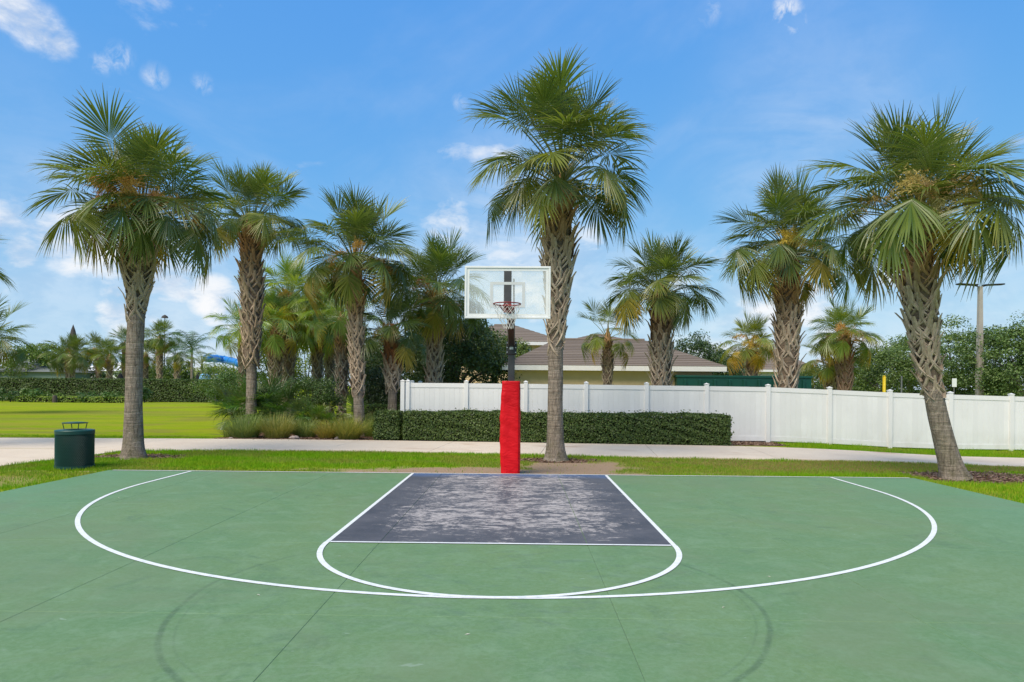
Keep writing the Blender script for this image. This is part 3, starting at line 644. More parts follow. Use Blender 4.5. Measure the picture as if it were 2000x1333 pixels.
pt_ = Mat('palm_petiole', 0.4, 0.45); pt_.base(pt_.mix(1.0, pt_.mix(pt_.noise(pt_.coord(), 5, 3), (0.085, 0.115, 0.03), (0.15, 0.16, 0.05)), pt_.objcol(), 'MULTIPLY')); PETI = pt_.m

def frond_mesh(name, el, seed, lp=1.12, lb=0.86, nseg=54, steps=5):
    rs = random.Random(seed); th = R(el); up = max(0.0, math.sin(R(el)))
    low_ = max(0.0, -math.sin(R(el)))
    bend = R(5 + 19 * max(0.15, math.cos(R(el)))) * rs.uniform(.7, 1.3)
    P = Vector((0, 0, 0)); pts = [P.copy()]; st = lp / 6
    for q in range(6):
        P = P + Vector((math.cos(th), 0, math.sin(th))) * st; pts.append(P.copy()); th -= bend / 6
    V = []; F = []; T = []; MI = []
    m = MB().tube(pts, [0.030, 0.024, 0.019, 0.016, 0.014, 0.013, 0.012], 5, False)
    V += m.v; F += m.f; T += [0.0] * len(m.v); MI += [1] * len(m.f)
    cb = R(8 + 72 * (1 - up) ** 0.75) * rs.uniform(.8, 1.2); lc = 0.46; C = [(P.copy(), th)]
    for q in range(6):
        P = P + Vector((math.cos(th), 0, math.sin(th))) * lc / 6; th -= cb / 6; C.append((P.copy(), th))
    spread = 138 - 34 * up ** 1.5; dphi = R(2 * spread / (nseg - 1)); S = Vector((0, 1, 0))
    fold = -0.75 + 1.2 * up + rs.uniform(-.2, .2); dr_amt = rs.uniform(0.32, 0.56) * (1 - 0.72 * up)
    twist = rs.uniform(-.25, .25)
    for j in range(nseg):
        t = -1 + 2 * j / (nseg - 1); ph = R(t * spread) + rs.uniform(-.02, .02)
        s = (1 - abs(t)) ** 0.75 * 6; k0 = min(int(s), 5); fr = s - k0
        A = C[k0][0].lerp(C[k0 + 1][0], fr); tha = C[k0][1] + (C[k0 + 1][1] - C[k0][1]) * fr
        tv = Vector((math.cos(tha), 0, math.sin(tha))); nv = tv.cross(S)
        d = (tv * math.cos(ph) + S * math.sin(ph) + nv * (fold * abs(math.sin(ph)) + twist * math.sin(ph) + rs.uniform(-.13, .13))).normalized()
        ln = lb * (0.70 + 0.30 * math.cos(ph * 0.8)) * rs.uniform(0.86, 1.08); hang = rs.uniform(0.45, 1.9) * dr_amt
        if rs.random() < 0.07: hang *= 2.6
        if rs.random() < 0.05: continue
        p = A.copy(); o = len(V)
        for q in range(steps + 1):
            u = q / steps; r_ = u * ln
            wd = min(2 * (r_ + 0.06) * math.tan(dphi / 2) * 1.10, 0.044) * (1.0 if u < 0.42 else max(0.08, 1 - (u - 0.42) / 0.58 * 0.95))
            bv = d.cross(nv); bv = bv.normalized() if bv.length > 1e-4 else S
            n2 = bv.cross(d)
            V += [tuple(p - bv * wd / 2), tuple(p - n2 * wd * 0.30), tuple(p + bv * wd / 2)]; T += [u] * 3
            p = p + d * (ln / steps); d = (d + Vector((0, 0, -1)) * hang * (u + .12) ** 1.3 * 1.25).normalized()
        for q in range(steps):
            a = o + q * 3; F += [(a, a + 1, a + 4, a + 3), (a + 1, a + 2, a + 5, a + 4)]; MI += [0, 0]
    me = mk(name, V, F, FROND); me.materials.append(PETI)
    me.polygons.foreach_set('material_index', MI)
    at = me.attributes.new('tip', 'FLOAT', 'POINT'); at.data.foreach_set('value', np.array(T, np.float32)); return me
BINS = [86, 72, 58, 44, 30, 16, 2, -12, -28, -45]
FRONDS = {b_: [frond_mesh('frond', b_, 100 * i + q + 7, (1.10 if b_ < 40 else 1.05) * (1.0, .72, 1.12, .5, .88)[q]) for q in range(5)] for i, b_ in enumerate(BINS)}

bm_ = Mat('boot_wood', 0.85, 0.2); v = bm_.coord()
bc = bm_.mix(bm_.mp(bm_.noise(v, 9, 5, 0.65, sc=(3, 3, 0.6)), 0.3, 0.72), (1.0, 1.0, 1.0), (0.50, 0.47, 0.44))
bm_.base(bm_.mix(1.0, bc, bm_.objcol(), 'MULTIPLY')); bm_.bump(bm_.noise(v, 30, 4, 0.6, sc=(3, 3, 0.5)), 0.5, 0.008)
def boot_mesh(seed):
    rs = random.Random(seed); V = []; F = []
    w, h0 = rs.uniform(0.125, 0.165), rs.uniform(0.22, 0.30); rt = 0.19
    stub = rs.uniform(0.12, 0.24); out = rs.uniform(0.04, 0.12); lean = rs.uniform(-.02, .02)
    def strip(P, W, TH):
        o = len(V)
        for (x, y, z), ww, tt in zip(P, W, TH): V.extend([(x, y - ww / 2, z), (x + tt, y - ww / 4, z + .004), (x + tt, y + ww / 4, z + .004), (x, y + ww / 2, z)])
        for i in range(len(P) - 1):
            for k_ in range(4): a = o + 4 * i + k_; b2 = o + 4 * i + (k_ + 1) % 4; F.append((a, b2, b2 + 4, a + 4))
        e = o + 4 * (len(P) - 1); F.append((e, e + 1, e + 2, e + 3)); F.append((o + 3, o + 2, o + 1, o))
    def sx_(y): return math.sqrt(max(rt * rt - y * y, 0.0004)) - rt
    for sg in (-1, 1):
        P = []
        for q in range(5):
            u = q / 4; y = sg * w * (1 - u) ** 1.15; P.append((sx_(y) - 0.006 + 0.034 * u, y, -h0 * (1 - u)))
        strip(P, [0.050, 0.054, 0.058, 0.060, 0.052], [0.014, 0.018, 0.020, 0.022, 0.022])
    strip([(0.024, 0, -0.035), (0.036 + out * .3, lean * .4, stub * .45), (0.036 + out, lean, stub)], [0.075, 0.066, rs.uniform(.035, .055)], [0.024, 0.022, 0.014])
    return mk('boot', V, F, bm_.m)
BOOTS = [boot_mesh(q) for q in range(8)]

tm = Mat('palm_trunk_bark', 0.9, 0.2); v = tm.coord()
rings = tm.noise(v, 3.0, 5, 0.6, 0.5, sc=(0.35, 0.35, 5.5)); crack = tm.noise(v, 9, 5, 0.7, 0.6, sc=(2.6, 2.6, 0.5)); lich = tm.noise(v, 2.2, 5, 0.65, 0.5)
tcx = tm.mix(tm.mp(rings, 0.3, 0.7), (0.385, 0.320, 0.260), (0.235, 0.190, 0.150))
tcx = tm.mix(tm.mp(crack, 0.44, 0.66, 0, 0.85), tcx, (0.105, 0.082, 0.064))
tcx = tm.mix(tm.mp(lich, 0.56, 0.72, 0, 0.45), tcx, (0.40, 0.36, 0.30))
sz_ = tm.node('ShaderNodeSeparateXYZ'); tm.link(v, sz_.inputs[0])
moss = tm.math('MULTIPLY', tm.mp(sz_.outputs[2], 1.3, 0.0), tm.mp(tm.noise(v, 5, 4, 0.7), 0.42, 0.65, 0, 0.7))
tcx = tm.mix(moss, tcx, (0.105, 0.098, 0.048))
tcx = tm.mix(attr(tm, 'fibre'), tcx, tm.mix(crack, (0.240, 0.180, 0.130), (0.125, 0.090, 0.065)))
tm.base(tm.mix(1.0, tcx, tm.objcol(), 'MULTIPLY')); tm.bump(tm.math('ADD', tm.math('MULTIPLY', rings, 0.8), crack), 1.0, 0.05); TRUNK = tm.m
HEART = simple('palm_fibre', (0.24, 0.135, 0.065), (0.38, 0.24, 0.12), 0.95, 0.1, 14, 0.6, 60, sc=(2, 2, 0.5))

def stalk_mesh(seed, ln=1.25):
    rs = random.Random(seed); V = []; F = []
    def strip(p0, p1, w):
        d = (p1 - p0); s = d.cross(Vector((rs.uniform(-1, 1), rs.uniform(-1, 1), rs.uniform(-1, 1)))); s = s.normalized() * w / 2; o = len(V)
        V.extend([tuple(p0 - s), tuple(p0 + s), tuple(p1)]); F.append((o, o + 1, o + 2))
    P = Vector((0, 0, 0)); th = R(38); pts = [P.copy()]
    for q in range(14): P = P + Vector((math.cos(th), rs.uniform(-.05, .05), math.sin(th))) * ln / 14; th -= R(9); pts.append(P.copy())
    m = MB().tube(pts, [0.012 * (1 - q / 18) for q in range(15)], 4, False); V += m.v; F += m.f
    for q in range(3, 15):
        for _ in range(5):
            d = Vector((rs.uniform(-.4, 1), rs.uniform(-1, 1), rs.uniform(-1.1, .6))).normalized(); l2 = rs.uniform(.16, .34); a = pts[q]; b2 = a + d * l2; strip(a, b2, .014)
            for _k in range(9):
                u = rs.uniform(.2, 1); c0 = a.lerp(b2, u); strip(c0, c0 + Vector((rs.uniform(-1, 1), rs.uniform(-1, 1), rs.uniform(-1.4, .5))).normalized() * rs.uniform(.06, .15), .016)
    return mk('fruit_stalk', V, F, leafm_stalk)
leafm_stalk = leafmat('fruit_stalk', (0.85, 0.80, 0.75), (1.0, 1.0, 1.0), 0.7, 0.15, 0.2, (1, 1, 1))
STALKS = [stalk_mesh(q) for q in range(4)]
ORANGE, TAN, YELLOW = (0.72, 0.42, 0.14), (0.72, 0.56, 0.24), (0.75, 0.55, 0.12)

def palm(label, base, top, lean=(0, 0), r0=0.20, rc=0.17, zb=2.0, nb=90, nf=40, fs=1.0, low_=-42, seed=1, stalks=0, scol=ORANGE, tint=(1, 1, 1), dead=2, boot_tint=(0.56, 0.45, 0.345), upper=(0.48, 0.29, 0.15),
         group='cabbage palms', swell=1.25, bscale=1.0, name='palm_tree', spears=5, petmul=1.0, rise=0.15, trunk_tint=(1, 1, 1), browny=0.42):
    rs = random.Random(seed); B, T_ = Vector(base), Vector(top); root = thing(name, label, 'palm tree', B, 0, group)
    H = T_.z - B.z; D = T_ - B; K = D * 0.5 + Vector((lean[0], lean[1], 0))
    def cen(t): return K * (2 * t * (1 - t)) + D * t * t
    def tan(t): return (K * (2 - 4 * t) + D * 2 * t).normalized()
    tb = (zb - B.z) / H
    def rad(t):
        z = t * H
        if t < tb: return r0 * (1 - 0.10 * min(1, z / 1.5)) + 0.085 * math.exp(-z / 0.16) + 0.03 * math.exp(-z / 0.6)
        u = (t - tb) / max(1e-3, 1 - tb); return rc * (0.98 + (swell - 1) * math.sin(PI * min(1, u * 1.02) ** 1.7))
    nr_, ns_ = 46, 18; V = []; F = []
    for i in range(nr_ + 1):
        t = i / nr_; c_ = cen(t); tv = tan(t); ax = tv.cross(Vector((0, 1, 0))).normalized(); ay = tv.cross(ax)
        for k_ in range(ns_):
            a = 2 * PI * k_ / ns_; rr = rad(t) * (1 + 0.09 * (float(vn(a * 1.6 + seed, t * H * 1.6)) - .5)) * (1 + (0.06 * math.exp(-t * H / .3)) * math.sin(a * 4 + seed))
            V.append(tuple(c_ + (ax * math.cos(a) + ay * math.sin(a)) * rr))
    for i in range(nr_):
        for k_ in range(ns_): q = (k_ + 1) % ns_; F.append((i * ns_ + k_, i * ns_ + q, (i + 1) * ns_ + q, (i + 1) * ns_ + k_))
    F.append(tuple(nr_ * ns_ + k_ for k_ in range(ns_)))
    tme = mk('trunk', V, F, TRUNK, True); at = tme.attributes.new('fibre', 'FLOAT', 'POINT'); at.data.foreach_set('value', np.repeat(sstep(tb - .01, tb + .04, np.arange(nr_ + 1) / nr_), ns_).astype(np.float32))
    trunk = ob('trunk', tme, root, color=trunk_tint)
    nb = int(nb * 1.35)
    for i in range(nb):                                         # old leaf bases in a spiral up the trunk
        u = ((i + .5) / nb) ** 0.82; t = tb + (1.03 - tb) * u; a = i * 2.39996 + rs.uniform(-.38, .38); t = min(1.03, t + rs.uniform(-.02, .02)); c_ = cen(t); tv = tan(t)
        if rs.random() < .05: continue
        M = tv.to_track_quat('Z', 'Y').to_matrix() @ Matrix.Rotation(a, 3, 'Z'); k_ = bscale * (rc / 0.17) * rs.uniform(.72, 1.2)
        e = M.to_euler(); o = ob('boot', rs.choice(BOOTS), trunk, c_ + M @ Vector((rad(t) - 0.004, 0, 0)), e, (k_ * (1.0 + .5 * u), k_ * (1 + .25 * u), k_ * rs.uniform(.9, 1.15)))
        f = max(0.0, min(1.0, (u - (1 - browny)) / 0.25 + rs.uniform(-.2, .2))); g_ = rs.uniform(.80, 1.15)
        o.color = tuple((boot_tint[q] * (1 - f) + upper[q] * f) * g_ for q in range(3)) + (1,)
    ht = cen(1.0)
    crown = ob('crown', MB().lathe([(rc * swell * .98, -0.34 * fs - .06), (rc * 1.2, 0.0), (rc * .7, 0.22), (rc * .4, 0.36), (0.01, 0.48)], 12).mesh('crown', HEART, True), root, ht + Vector((0, 0, 0.34 * fs)))
    for i in range(nf):
        u = (i + .5) / nf; el = 88 - (88 - low_) * u ** 0.92 + rs.uniform(-7, 7); b_ = min(BINS, key=lambda q: abs(q - el)); az = i * 2.39996 + rs.uniform(-.25, .25) + seed
        off = Vector((math.cos(az), math.sin(az), 0)) * rc * 0.55 + Vector((0, 0, rise * (1 - u) ** 1.2 - 0.10 * u)); s = fs * rs.uniform(.86, 1.10) * (0.92 if el > 70 else 1)
        vi = rs.choice((0, 2, 4)) if el < 14 else rs.randrange(5)
        fo = ob('frond', FRONDS[b_][vi], crown, off, (rs.uniform(-.3, .3), -R(el - b_), az), (s * petmul, s, s))
        g_ = rs.uniform(.82, 1.18); cl = [tint[0] * g_, tint[1] * g_, tint[2] * g_]
        if i >= nf - dead: cl = [cl[0] * 2.3, cl[1] * 1.35, cl[2] * 1.0]
        elif u > 0.62 and rs.random() < 0.3: cl = [cl[0] * 1.45, cl[1] * 1.22, cl[2] * .9]
        fo.color = (*cl, 1)
    for i in range(stalks):
        az = -PI / 2 + ((i * 0.618) % 1.0 - 0.5) * (1.9 if i % 3 else 4.5) + rs.uniform(-.2, .2); s = fs * rs.uniform(.7, 1.15)
        ob('fruit_stalk', rs.choice(STALKS), crown, (math.cos(az) * rc * .5, math.sin(az) * rc * .5, rs.uniform(0, .45)), (rs.uniform(-.3, .3), rs.uniform(-.6, .3), az), s, color=tuple(q * rs.uniform(.85, 1.1) for q in scol))
    return root
def gz(x, y): return float(tz(x, y)) - 0.04
def at_px(u, v_, depth, bu=None):
    """top of a trunk from the survey, and the foot below it"""
    t = place(u, v_, depth); b_ = place(bu if bu is not None else u, 760, depth); return (b_.x, b_.y, gz(b_.x, b_.y)), tuple(t)
DP = 15.55
b_, t_ = at_px(277, 452, DP, 262)
palm('tall palm with orange fruit stalks between litter bin and left path', b_, t_, (-0.12, 0), 0.20, 0.155, 3.25, 90, 54, 1.06, -4, 3, 10, ORANGE, rise=.0, swell=1.95, dead=2, bscale=1.15)
b_, t_ = at_px(1096, 408, 15.85, 1087)
palm('tallest palm with rough lattice trunk just right of the basketball hoop', b_, t_, (-0.12, 0), 0.19, 0.17, 2.72, 100, 58, 1.12, 8, 8, 0, dead=0, swell=1.75, rise=.85, bscale=1.15)
b_, t_ = at_px(1793, 466, 13.25, 1862); b_ = (8.52, 0.14, -0.04)
palm('leaning palm with pale fruit stalks at the right corner of the court', b_, t_, (-0.34, 0), 0.185, 0.14, 1.70, 92, 54, 1.08, -6, 12, 9, TAN, rise=.0, swell=1.85, dead=2, bscale=1.5, tint=(1.08, 1.05, .95))
b_, t_ = at_px(490, 462, 25.0, 491)
palm('tall straight palm at the left end of the planting bed', b_, t_, (0.05, 0), 0.20, 0.27, 2.55, 130, 48, 1.08, 6, 17, 0, rise=.2, boot_tint=(.52, .40, .29), upper=(.46, .26, .13), dead=2, swell=1.28, bscale=.85, tint=(1.1, 1.08, .95))
b_, t_ = at_px(695, 545, 23.1, 704)
palm('palm with pale lattice trunk standing in the grass tufts near the hedge end', b_, t_, (-0.05, 0), 0.18, 0.185, 1.45, 110, 54, 1.2, -2, 23, 4, ORANGE, rise=.25, boot_tint=(.56, .44, .33), upper=(.46, .27, .14), dead=2, swell=1.2)
b_, t_ = at_px(768, 676, 24.2, 766)
palm('short palm with shaggy red-brown trunk top at the left end of the fence', b_, t_, (0, 0), 0.165, 0.21, 1.70, 60, 26, 0.85, -4, 29, 3, ORANGE, tint=(.95, 1, 1.05), upper=(.30, .13, .055), browny=.6, swell=1.3)
b_, t_ = at_px(848, 612, 27.0)
palm('palm with rusty trunk top behind the fence, left of the backboard', b_, t_, (0, 0), 0.2, 0.225, 1.2, 90, 54, 1.2, -6, 31, 4, ORANGE, rise=.4, dead=2, swell=1.2, tint=(1.0, 1.05, 1.0))
b_, t_ = at_px(1290, 598, 24.0, 1293)
palm('stout palm rising behind the fence in front of the tan house', b_, t_, (0, 0), 0.24, 0.27, 0.9, 104, 50, 1.06, 0, 37, 0, rise=.15, upper=(.22, .14, .085), dead=1, swell=1.18, bscale=.85)
b_, t_ = at_px(1541, 535, 23.6, 1536)
palm('thick palm rising behind the fence beside the leaning palm', b_, t_, (-0.03, 0), 0.26, 0.285, 0.95, 116, 56, 1.24, -2, 41, 5, YELLOW, rise=.75, dead=3, swell=1.25, bscale=.85)
b_, t_ = at_px(1187, 676, 26.5, 1187)
palm('small thin palm in front of the tan house roof', b_, t_, (0, 0), 0.12, 0.125, 1.2, 60, 17, 0.74, -22, 43, 0, dead=2, swell=1.5, tint=(1.35, 1.2, .9), upper=(.20, .14, .08))
b_, t_ = at_px(1650, 676, 38, 1650)
palm('palm with orange fruit behind the fence, taller of a close pair', b_, t_, (0, 0), 0.26, 0.27, 0.9, 70, 40, 1.05, -8, 47, 8, ORANGE, tint=(1.3, 1.25, .85), dead=3, upper=(.30, .15, .07), trunk_tint=(1.4, 1.1, .9), boot_tint=(.34, .23, .165))
b_, t_ = at_px(1624, 724, 40, 1624)
palm('lower palm of the close pair behind the fence', b_, t_, (0, 0), 0.24, 0.24, 0.9, 40, 26, 0.95, -8, 53, 2, YELLOW, tint=(1.4, 1.25, .9))
b_, t_ = at_px(1468, 692, 38, 1468)
palm('low yellowing palm with golden fruit behind the green container', b_, t_, (0, 0), 0.26, 0.26, 0.6, 30, 30, 0.95, -14, 59, 10, YELLOW, tint=(1.55, 1.3, .8), dead=6)
# cluster behind the planting bed
for (u, tv, dep, sd, fs_, nf_, lab, tn) in [
    (538, 660, 32, 61, 1.0, 30, 'leftmost palm of the dense grove behind the planting bed', (1, 1.05, 1)), (566, 604, 33, 62, 1.15, 36, 'tallest palm of the dense grove behind the planting bed', (1.25, 1.2, .9)),
    (620, 652, 35, 63, 1.1, 34, 'palm in the middle of the dense grove behind the planting bed', (1.3, 1.25, .9)), (645, 662, 38, 64, 1.1, 32, 'farthest palm of the dense grove, seen between two trunks', (1.35, 1.3, .9)),
    (668, 640, 30, 65, 0.95, 30, 'vine-covered palm of the grove, beside the pale lattice trunk', (1.2, 1.2, .9)), (474, 662, 42, 66, 1.05, 24, 'slim palm half hidden behind the tall straight trunk', (1.0, 1.05, .9)), (556, 640, 36, 67, 1.0, 30, 'grove palm standing between the two left trunks', (1.2, 1.2, .9))]:
    b_, t_ = at_px(u, tv, dep)
    palm(lab, b_, t_, (0, 0), 0.2, 0.20, 0.8, 70 if sd != 66 else 30, int(nf_ * 1.15), fs_ * .98, -10, sd, 2 if sd in (62, 63) else 0, YELLOW, tint=tuple(q * 1.6 for q in tn), browny=.45, trunk_tint=(1.2, 1.15, 1.1), boot_tint=(.46, .39, .32))
# out of frame on the left: only some fronds reach in
b_, t_ = at_px(-150, 560, 17.5); palm('palm mostly outside the left picture edge, its fronds against the sky', b_, t_, (0, 0), .2, .2, 3, 40, 36, 0.95, -8, 71, 0)
b_, t_ = at_px(-22, 690, 38); palm('distant palm at the left picture edge above the lawn', b_, t_, (0, 0), .2, .2, 2.5, 30, 28, 1.25, -4, 73, 0, tint=(.9, .95, 1))
# beyond the lawn
for (u, tv, dep, sd, fs_, nf_, lab, tn, nst, nbt) in [
    (137, 708, 70, 81, 1.45, 36, 'far palm in front of the long hedge across the lawn', (1.0, 1.0, .9), 1, 60),
    (192, 698, 90, 82, 1.35, 30, 'far palm with orange fruit behind the long hedge', (1.3, 1.15, .8), 6, 20), (214, 706, 84, 83, 1.3, 30, 'drooping far palm left of the near trunk, behind the hedge', (1.2, 1.15, .9), 0, 20),
    (243, 680, 92, 84, 1.3, 28, 'far palm just left of the near palm trunk', (1.1, 1.1, .9), 0, 20), (312, 670, 84, 85, 1.35, 34, 'far palm with lattice trunk right of the near palm trunk', (1.15, 1.15, .9), 0, 60),
    (284, 700, 88, 86, 1.2, 26, 'low far palm touching the right side of the near trunk', (1.2, 1.15, .9), 0, 20), (346, 704, 84, 87, 1.15, 26, 'dark trunked far palm behind the hedge', (1.0, 1.0, .9), 0, 20)]:
    b_, t_ = at_px(u, tv, dep)
    palm(lab, b_, t_, (0, 0), .26, .27, 1.2, nbt, int(nf_ * 1.1), fs_ * .95, -10, sd, nst, ORANGE, tint=tn, group='palms beyond the lawn')

# feather palms: pinnate leaves
def feather_mesh(el, seed, ln=2.6, nl=26):
    rs = random.Random(seed); V = []; F = []; th = R(el); P = Vector((0, 0, 0)); pts = [P.copy()]; tg = []
    for q in range(16): tg.append(th); P = P + Vector((math.cos(th), 0, math.sin(th))) * ln / 16; th -= R(5.2 * (0.4 + q / 10)); pts.append(P.copy())
    tg.append(th); m = MB().tube(pts, [.022 * (1 - q / 18) for q in range(17)], 4, False); V += m.v; F += m.f
    for j in range(nl * 2):
        u = 0.14 + 0.86 * (j // 2) / nl; sg = 1 if j % 2 else -1; k_ = min(int(u * 16), 15); A = pts[k_].lerp(pts[k_ + 1], u * 16 - k_); t = tg[k_]
        d = (Vector((math.cos(t), 0, math.sin(t))) * .55 + Vector((0, sg, 0)) * .8 + Vector((0, 0, rs.uniform(-.25, .2)))).normalized(); l2 = 0.62 * math.sin(PI * min(.97, .18 + u * .8)) + .1; p = A; o = len(V); w = .045
        for q in range(4):
            s = Vector((math.cos(t), 0, math.sin(t))) * w * (1 - q / 3.4) / 2; V += [tuple(p - s), tuple(p + s)]; p = p + d * l2 / 3; d = (d + Vector((0, 0, -.32))).normalized()
        F += [(o + 2 * q, o + 2 * q + 1, o + 2 * q + 3, o + 2 * q + 2) for q in range(3)]
    return mk('feather_leaf', V, F, leafmat('feather_leaf', (0.05, 0.10, 0.02), (0.09, 0.14, 0.03), .4, .2) if 'feather_leaf' not in bpy.data.materials else bpy.data.materials['feather_leaf'])
FEATH = [[feather_mesh(e, 7 * e + q) for q in range(2)] for e in (75, 55, 35, 12)]
def feather_palm(label, u, v_, dep, n, s, tint, seed):
    rs = random.Random(seed); b2, t2 = at_px(u, v_, dep); root = thing('feather_palm', label, 'palm tree', b2, 0, 'palms beyond the lawn'); h = t2[2] - b2[2]
    ob('trunk', MB().tube([(0, 0, 0), (0.03, 0, h * .5), (0, 0, h)], [.2, .15, .13], 10).mesh('trunk', TRUNK, True), root)
    cr = ob('crown', MB().lathe([(.13, -.1), (.14, .3), (.05, .8), (.01, 1.0)], 8).mesh('crown', PETI, True), root, (0, 0, h), color=(1, 1, 1))
    for i in range(n): az = i * 2.4 + seed; o = ob('frond', rs.choice(FEATH[min(3, int(4 * i / n))]), cr, (0, 0, .5 - .5 * i / n), (0, rs.uniform(-.15, .15), az), s * rs.uniform(.85, 1.1)); o.color = (*[q * rs.uniform(.85, 1.15) for q in tint], 1)
feather_palm('feathery palm with arching plumes beyond the long hedge', 374, 690, 80, 18, 1.35, (.9, 1.0, 1.0), 2)
feather_palm('small yellow feather palm beside the blue ball behind the hedge', 394, 722, 74, 16, 0.95, (2.6, 1.9, .6), 5)
# ------------------------------------------------------------------ broadleaf trees and shrubs
OAK = leafmat('oak_leaf', (0.050, 0.085, 0.020), (0.135, 0.180, 0.050), 0.42, 0.18, 0.45)
BARK = simple('oak_bark', (0.12, 0.10, 0.085), (0.06, 0.05, 0.042), 0.95, 0.15, 8, 0.6, 30, sc=(2, 2, .5))
def crown_points(rx, ry, rz, cz, nb, per, rb, rs, flat=0.0):
    P = []; Q = []; C = []
    for _ in range(nb):
        d = rs.normal(0, 1, 3); d /= np.linalg.norm(d); q = rs.uniform(0.45, 1.0) ** 0.6
        c_ = np.array([d[0] * rx * q, d[1] * ry * q, d[2] * rz * q * (1 if d[2] > 0 else 1 - flat)]); C.append(c_ + [0, 0, cz])
        r_ = rb * rs.uniform(.6, 1.25); v_ = rs.normal(0, 1, (per, 3)); v_ /= np.linalg.norm(v_, axis=1)[:, None]
        P.append(c_ + [0, 0, cz] + v_ * r_ * (rs.rand(per, 1) ** 0.45) * [1.15, 1.15, .8]); Q.append(v_ * .8 + [0, 0, .5])
    return np.concatenate(P), np.concatenate(Q), C
def tree(name, label, cat, base, rx, rz, cz, seed, nb=70, per=110, rb=0.7, size=0.16, tint=(1, 1, 1), trunk_r=0.16, ry=None, mat=OAK, group=None, flat=.3, limbs=9, asp=.55):
    rs = np.random.RandomState(seed); root = thing(name, label, cat, (base[0], base[1], gz(base[0], base[1])), 0, group)
    P, Q, C = crown_points(rx, ry or rx, rz, cz, nb, per, rb, rs, flat)
    P[:, 2] = np.maximum(P[:, 2], 0.05)
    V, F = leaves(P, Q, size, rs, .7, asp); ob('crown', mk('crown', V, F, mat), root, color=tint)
    m = MB(); hb = max(0.25, cz - rz * .55)
    m.tube([(0, 0, -.1), (.03, .02, hb * .5), (0, 0, hb)], [trunk_r * 1.35, trunk_r, trunk_r * .9], 9)
    for i in range(min(limbs, len(C))):
        c_ = C[i * len(C) // max(1, limbs)]; s = Vector((0, 0, hb * rs.uniform(.75, 1))); e = Vector(c_); mid = s.lerp(e, .5) + Vector((0, 0, .12 * rz)); m.tube([s, mid, e], [trunk_r * .55, trunk_r * .33, trunk_r * .1], 6, False)
    ob('trunk', m.mesh('trunk', BARK, True), root); return root
def P2(u, dep): q = place(u, 756, dep); return (q.x, q.y)
# oak beside the fence, behind the hoop
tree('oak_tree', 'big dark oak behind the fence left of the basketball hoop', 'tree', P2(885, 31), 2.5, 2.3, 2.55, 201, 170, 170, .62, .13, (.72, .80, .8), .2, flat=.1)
tree('oak_tree', 'dark oak at the left end of the fence, in shade', 'tree', P2(800, 36), 2.6, 2.2, 2.4, 202, 130, 150, .65, .14, (.62, .72, .75), .2, flat=.1)  # leaf tint lowered, so the shade is part of the colour
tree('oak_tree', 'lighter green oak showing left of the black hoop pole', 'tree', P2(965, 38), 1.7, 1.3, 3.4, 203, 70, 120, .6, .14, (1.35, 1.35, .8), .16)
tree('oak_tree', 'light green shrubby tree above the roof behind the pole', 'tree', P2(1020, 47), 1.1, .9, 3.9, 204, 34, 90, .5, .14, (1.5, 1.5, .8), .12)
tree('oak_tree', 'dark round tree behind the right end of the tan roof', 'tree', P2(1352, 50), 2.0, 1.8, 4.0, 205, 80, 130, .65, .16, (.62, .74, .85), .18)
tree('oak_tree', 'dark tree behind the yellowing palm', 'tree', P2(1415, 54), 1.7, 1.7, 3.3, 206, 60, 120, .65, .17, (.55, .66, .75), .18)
for (u, dep, rx, rz, cz, sd, tn, lab) in [
    (1590, 50, 1.8, 1.6, 1.9, 211, (.7, .8, .8), 'dark bush between the thick palm and the palm pair'), (1720, 52, 2.6, 2.1, 3.2, 212, (.95, 1.0, .9), 'parking lot tree right of the palm pair, lowest of the row'), (1775, 56, 3.0, 2.5, 3.9, 213, (1.05, 1.1, .9), 'parking lot tree just left of the leaning trunk'),
    (1862, 50, 2.9, 3.0, 4.1, 214, (1.0, 1.05, .85), 'tall parking lot tree between the leaning trunk and the lamp post'), (1935, 46, 2.3, 2.6, 3.6, 215, (.85, .95, .95), 'parking lot tree right beside the lamp post'), (2000, 43, 2.3, 2.9, 3.5, 216, (.9, 1.0, .9), 'parking lot tree at the right picture edge'), (2080, 44, 2.5, 2.9, 3.6, 217, (.9, 1, .9), 'parking lot tree cut off by the right picture edge'), (1665, 58, 2.4, 2.0, 2.7, 218, (.75, .85, .85), 'dark tree behind the palm pair')]:
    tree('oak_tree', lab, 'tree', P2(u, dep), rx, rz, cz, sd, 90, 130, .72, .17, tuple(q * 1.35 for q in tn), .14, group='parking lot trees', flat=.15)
# foliage behind the grove
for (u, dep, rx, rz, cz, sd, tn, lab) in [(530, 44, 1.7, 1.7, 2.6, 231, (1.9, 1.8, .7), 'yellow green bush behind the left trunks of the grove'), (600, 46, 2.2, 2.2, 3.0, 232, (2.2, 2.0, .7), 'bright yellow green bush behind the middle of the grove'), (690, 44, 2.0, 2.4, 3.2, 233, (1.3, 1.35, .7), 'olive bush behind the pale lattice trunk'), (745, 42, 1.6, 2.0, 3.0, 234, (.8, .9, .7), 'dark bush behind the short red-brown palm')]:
    tree('bushy_tree', lab, 'tree', P2(u, dep), rx, rz, cz, sd, 60, 130, .6, .14, tn, .1, group='bushes behind the grove', flat=.0)
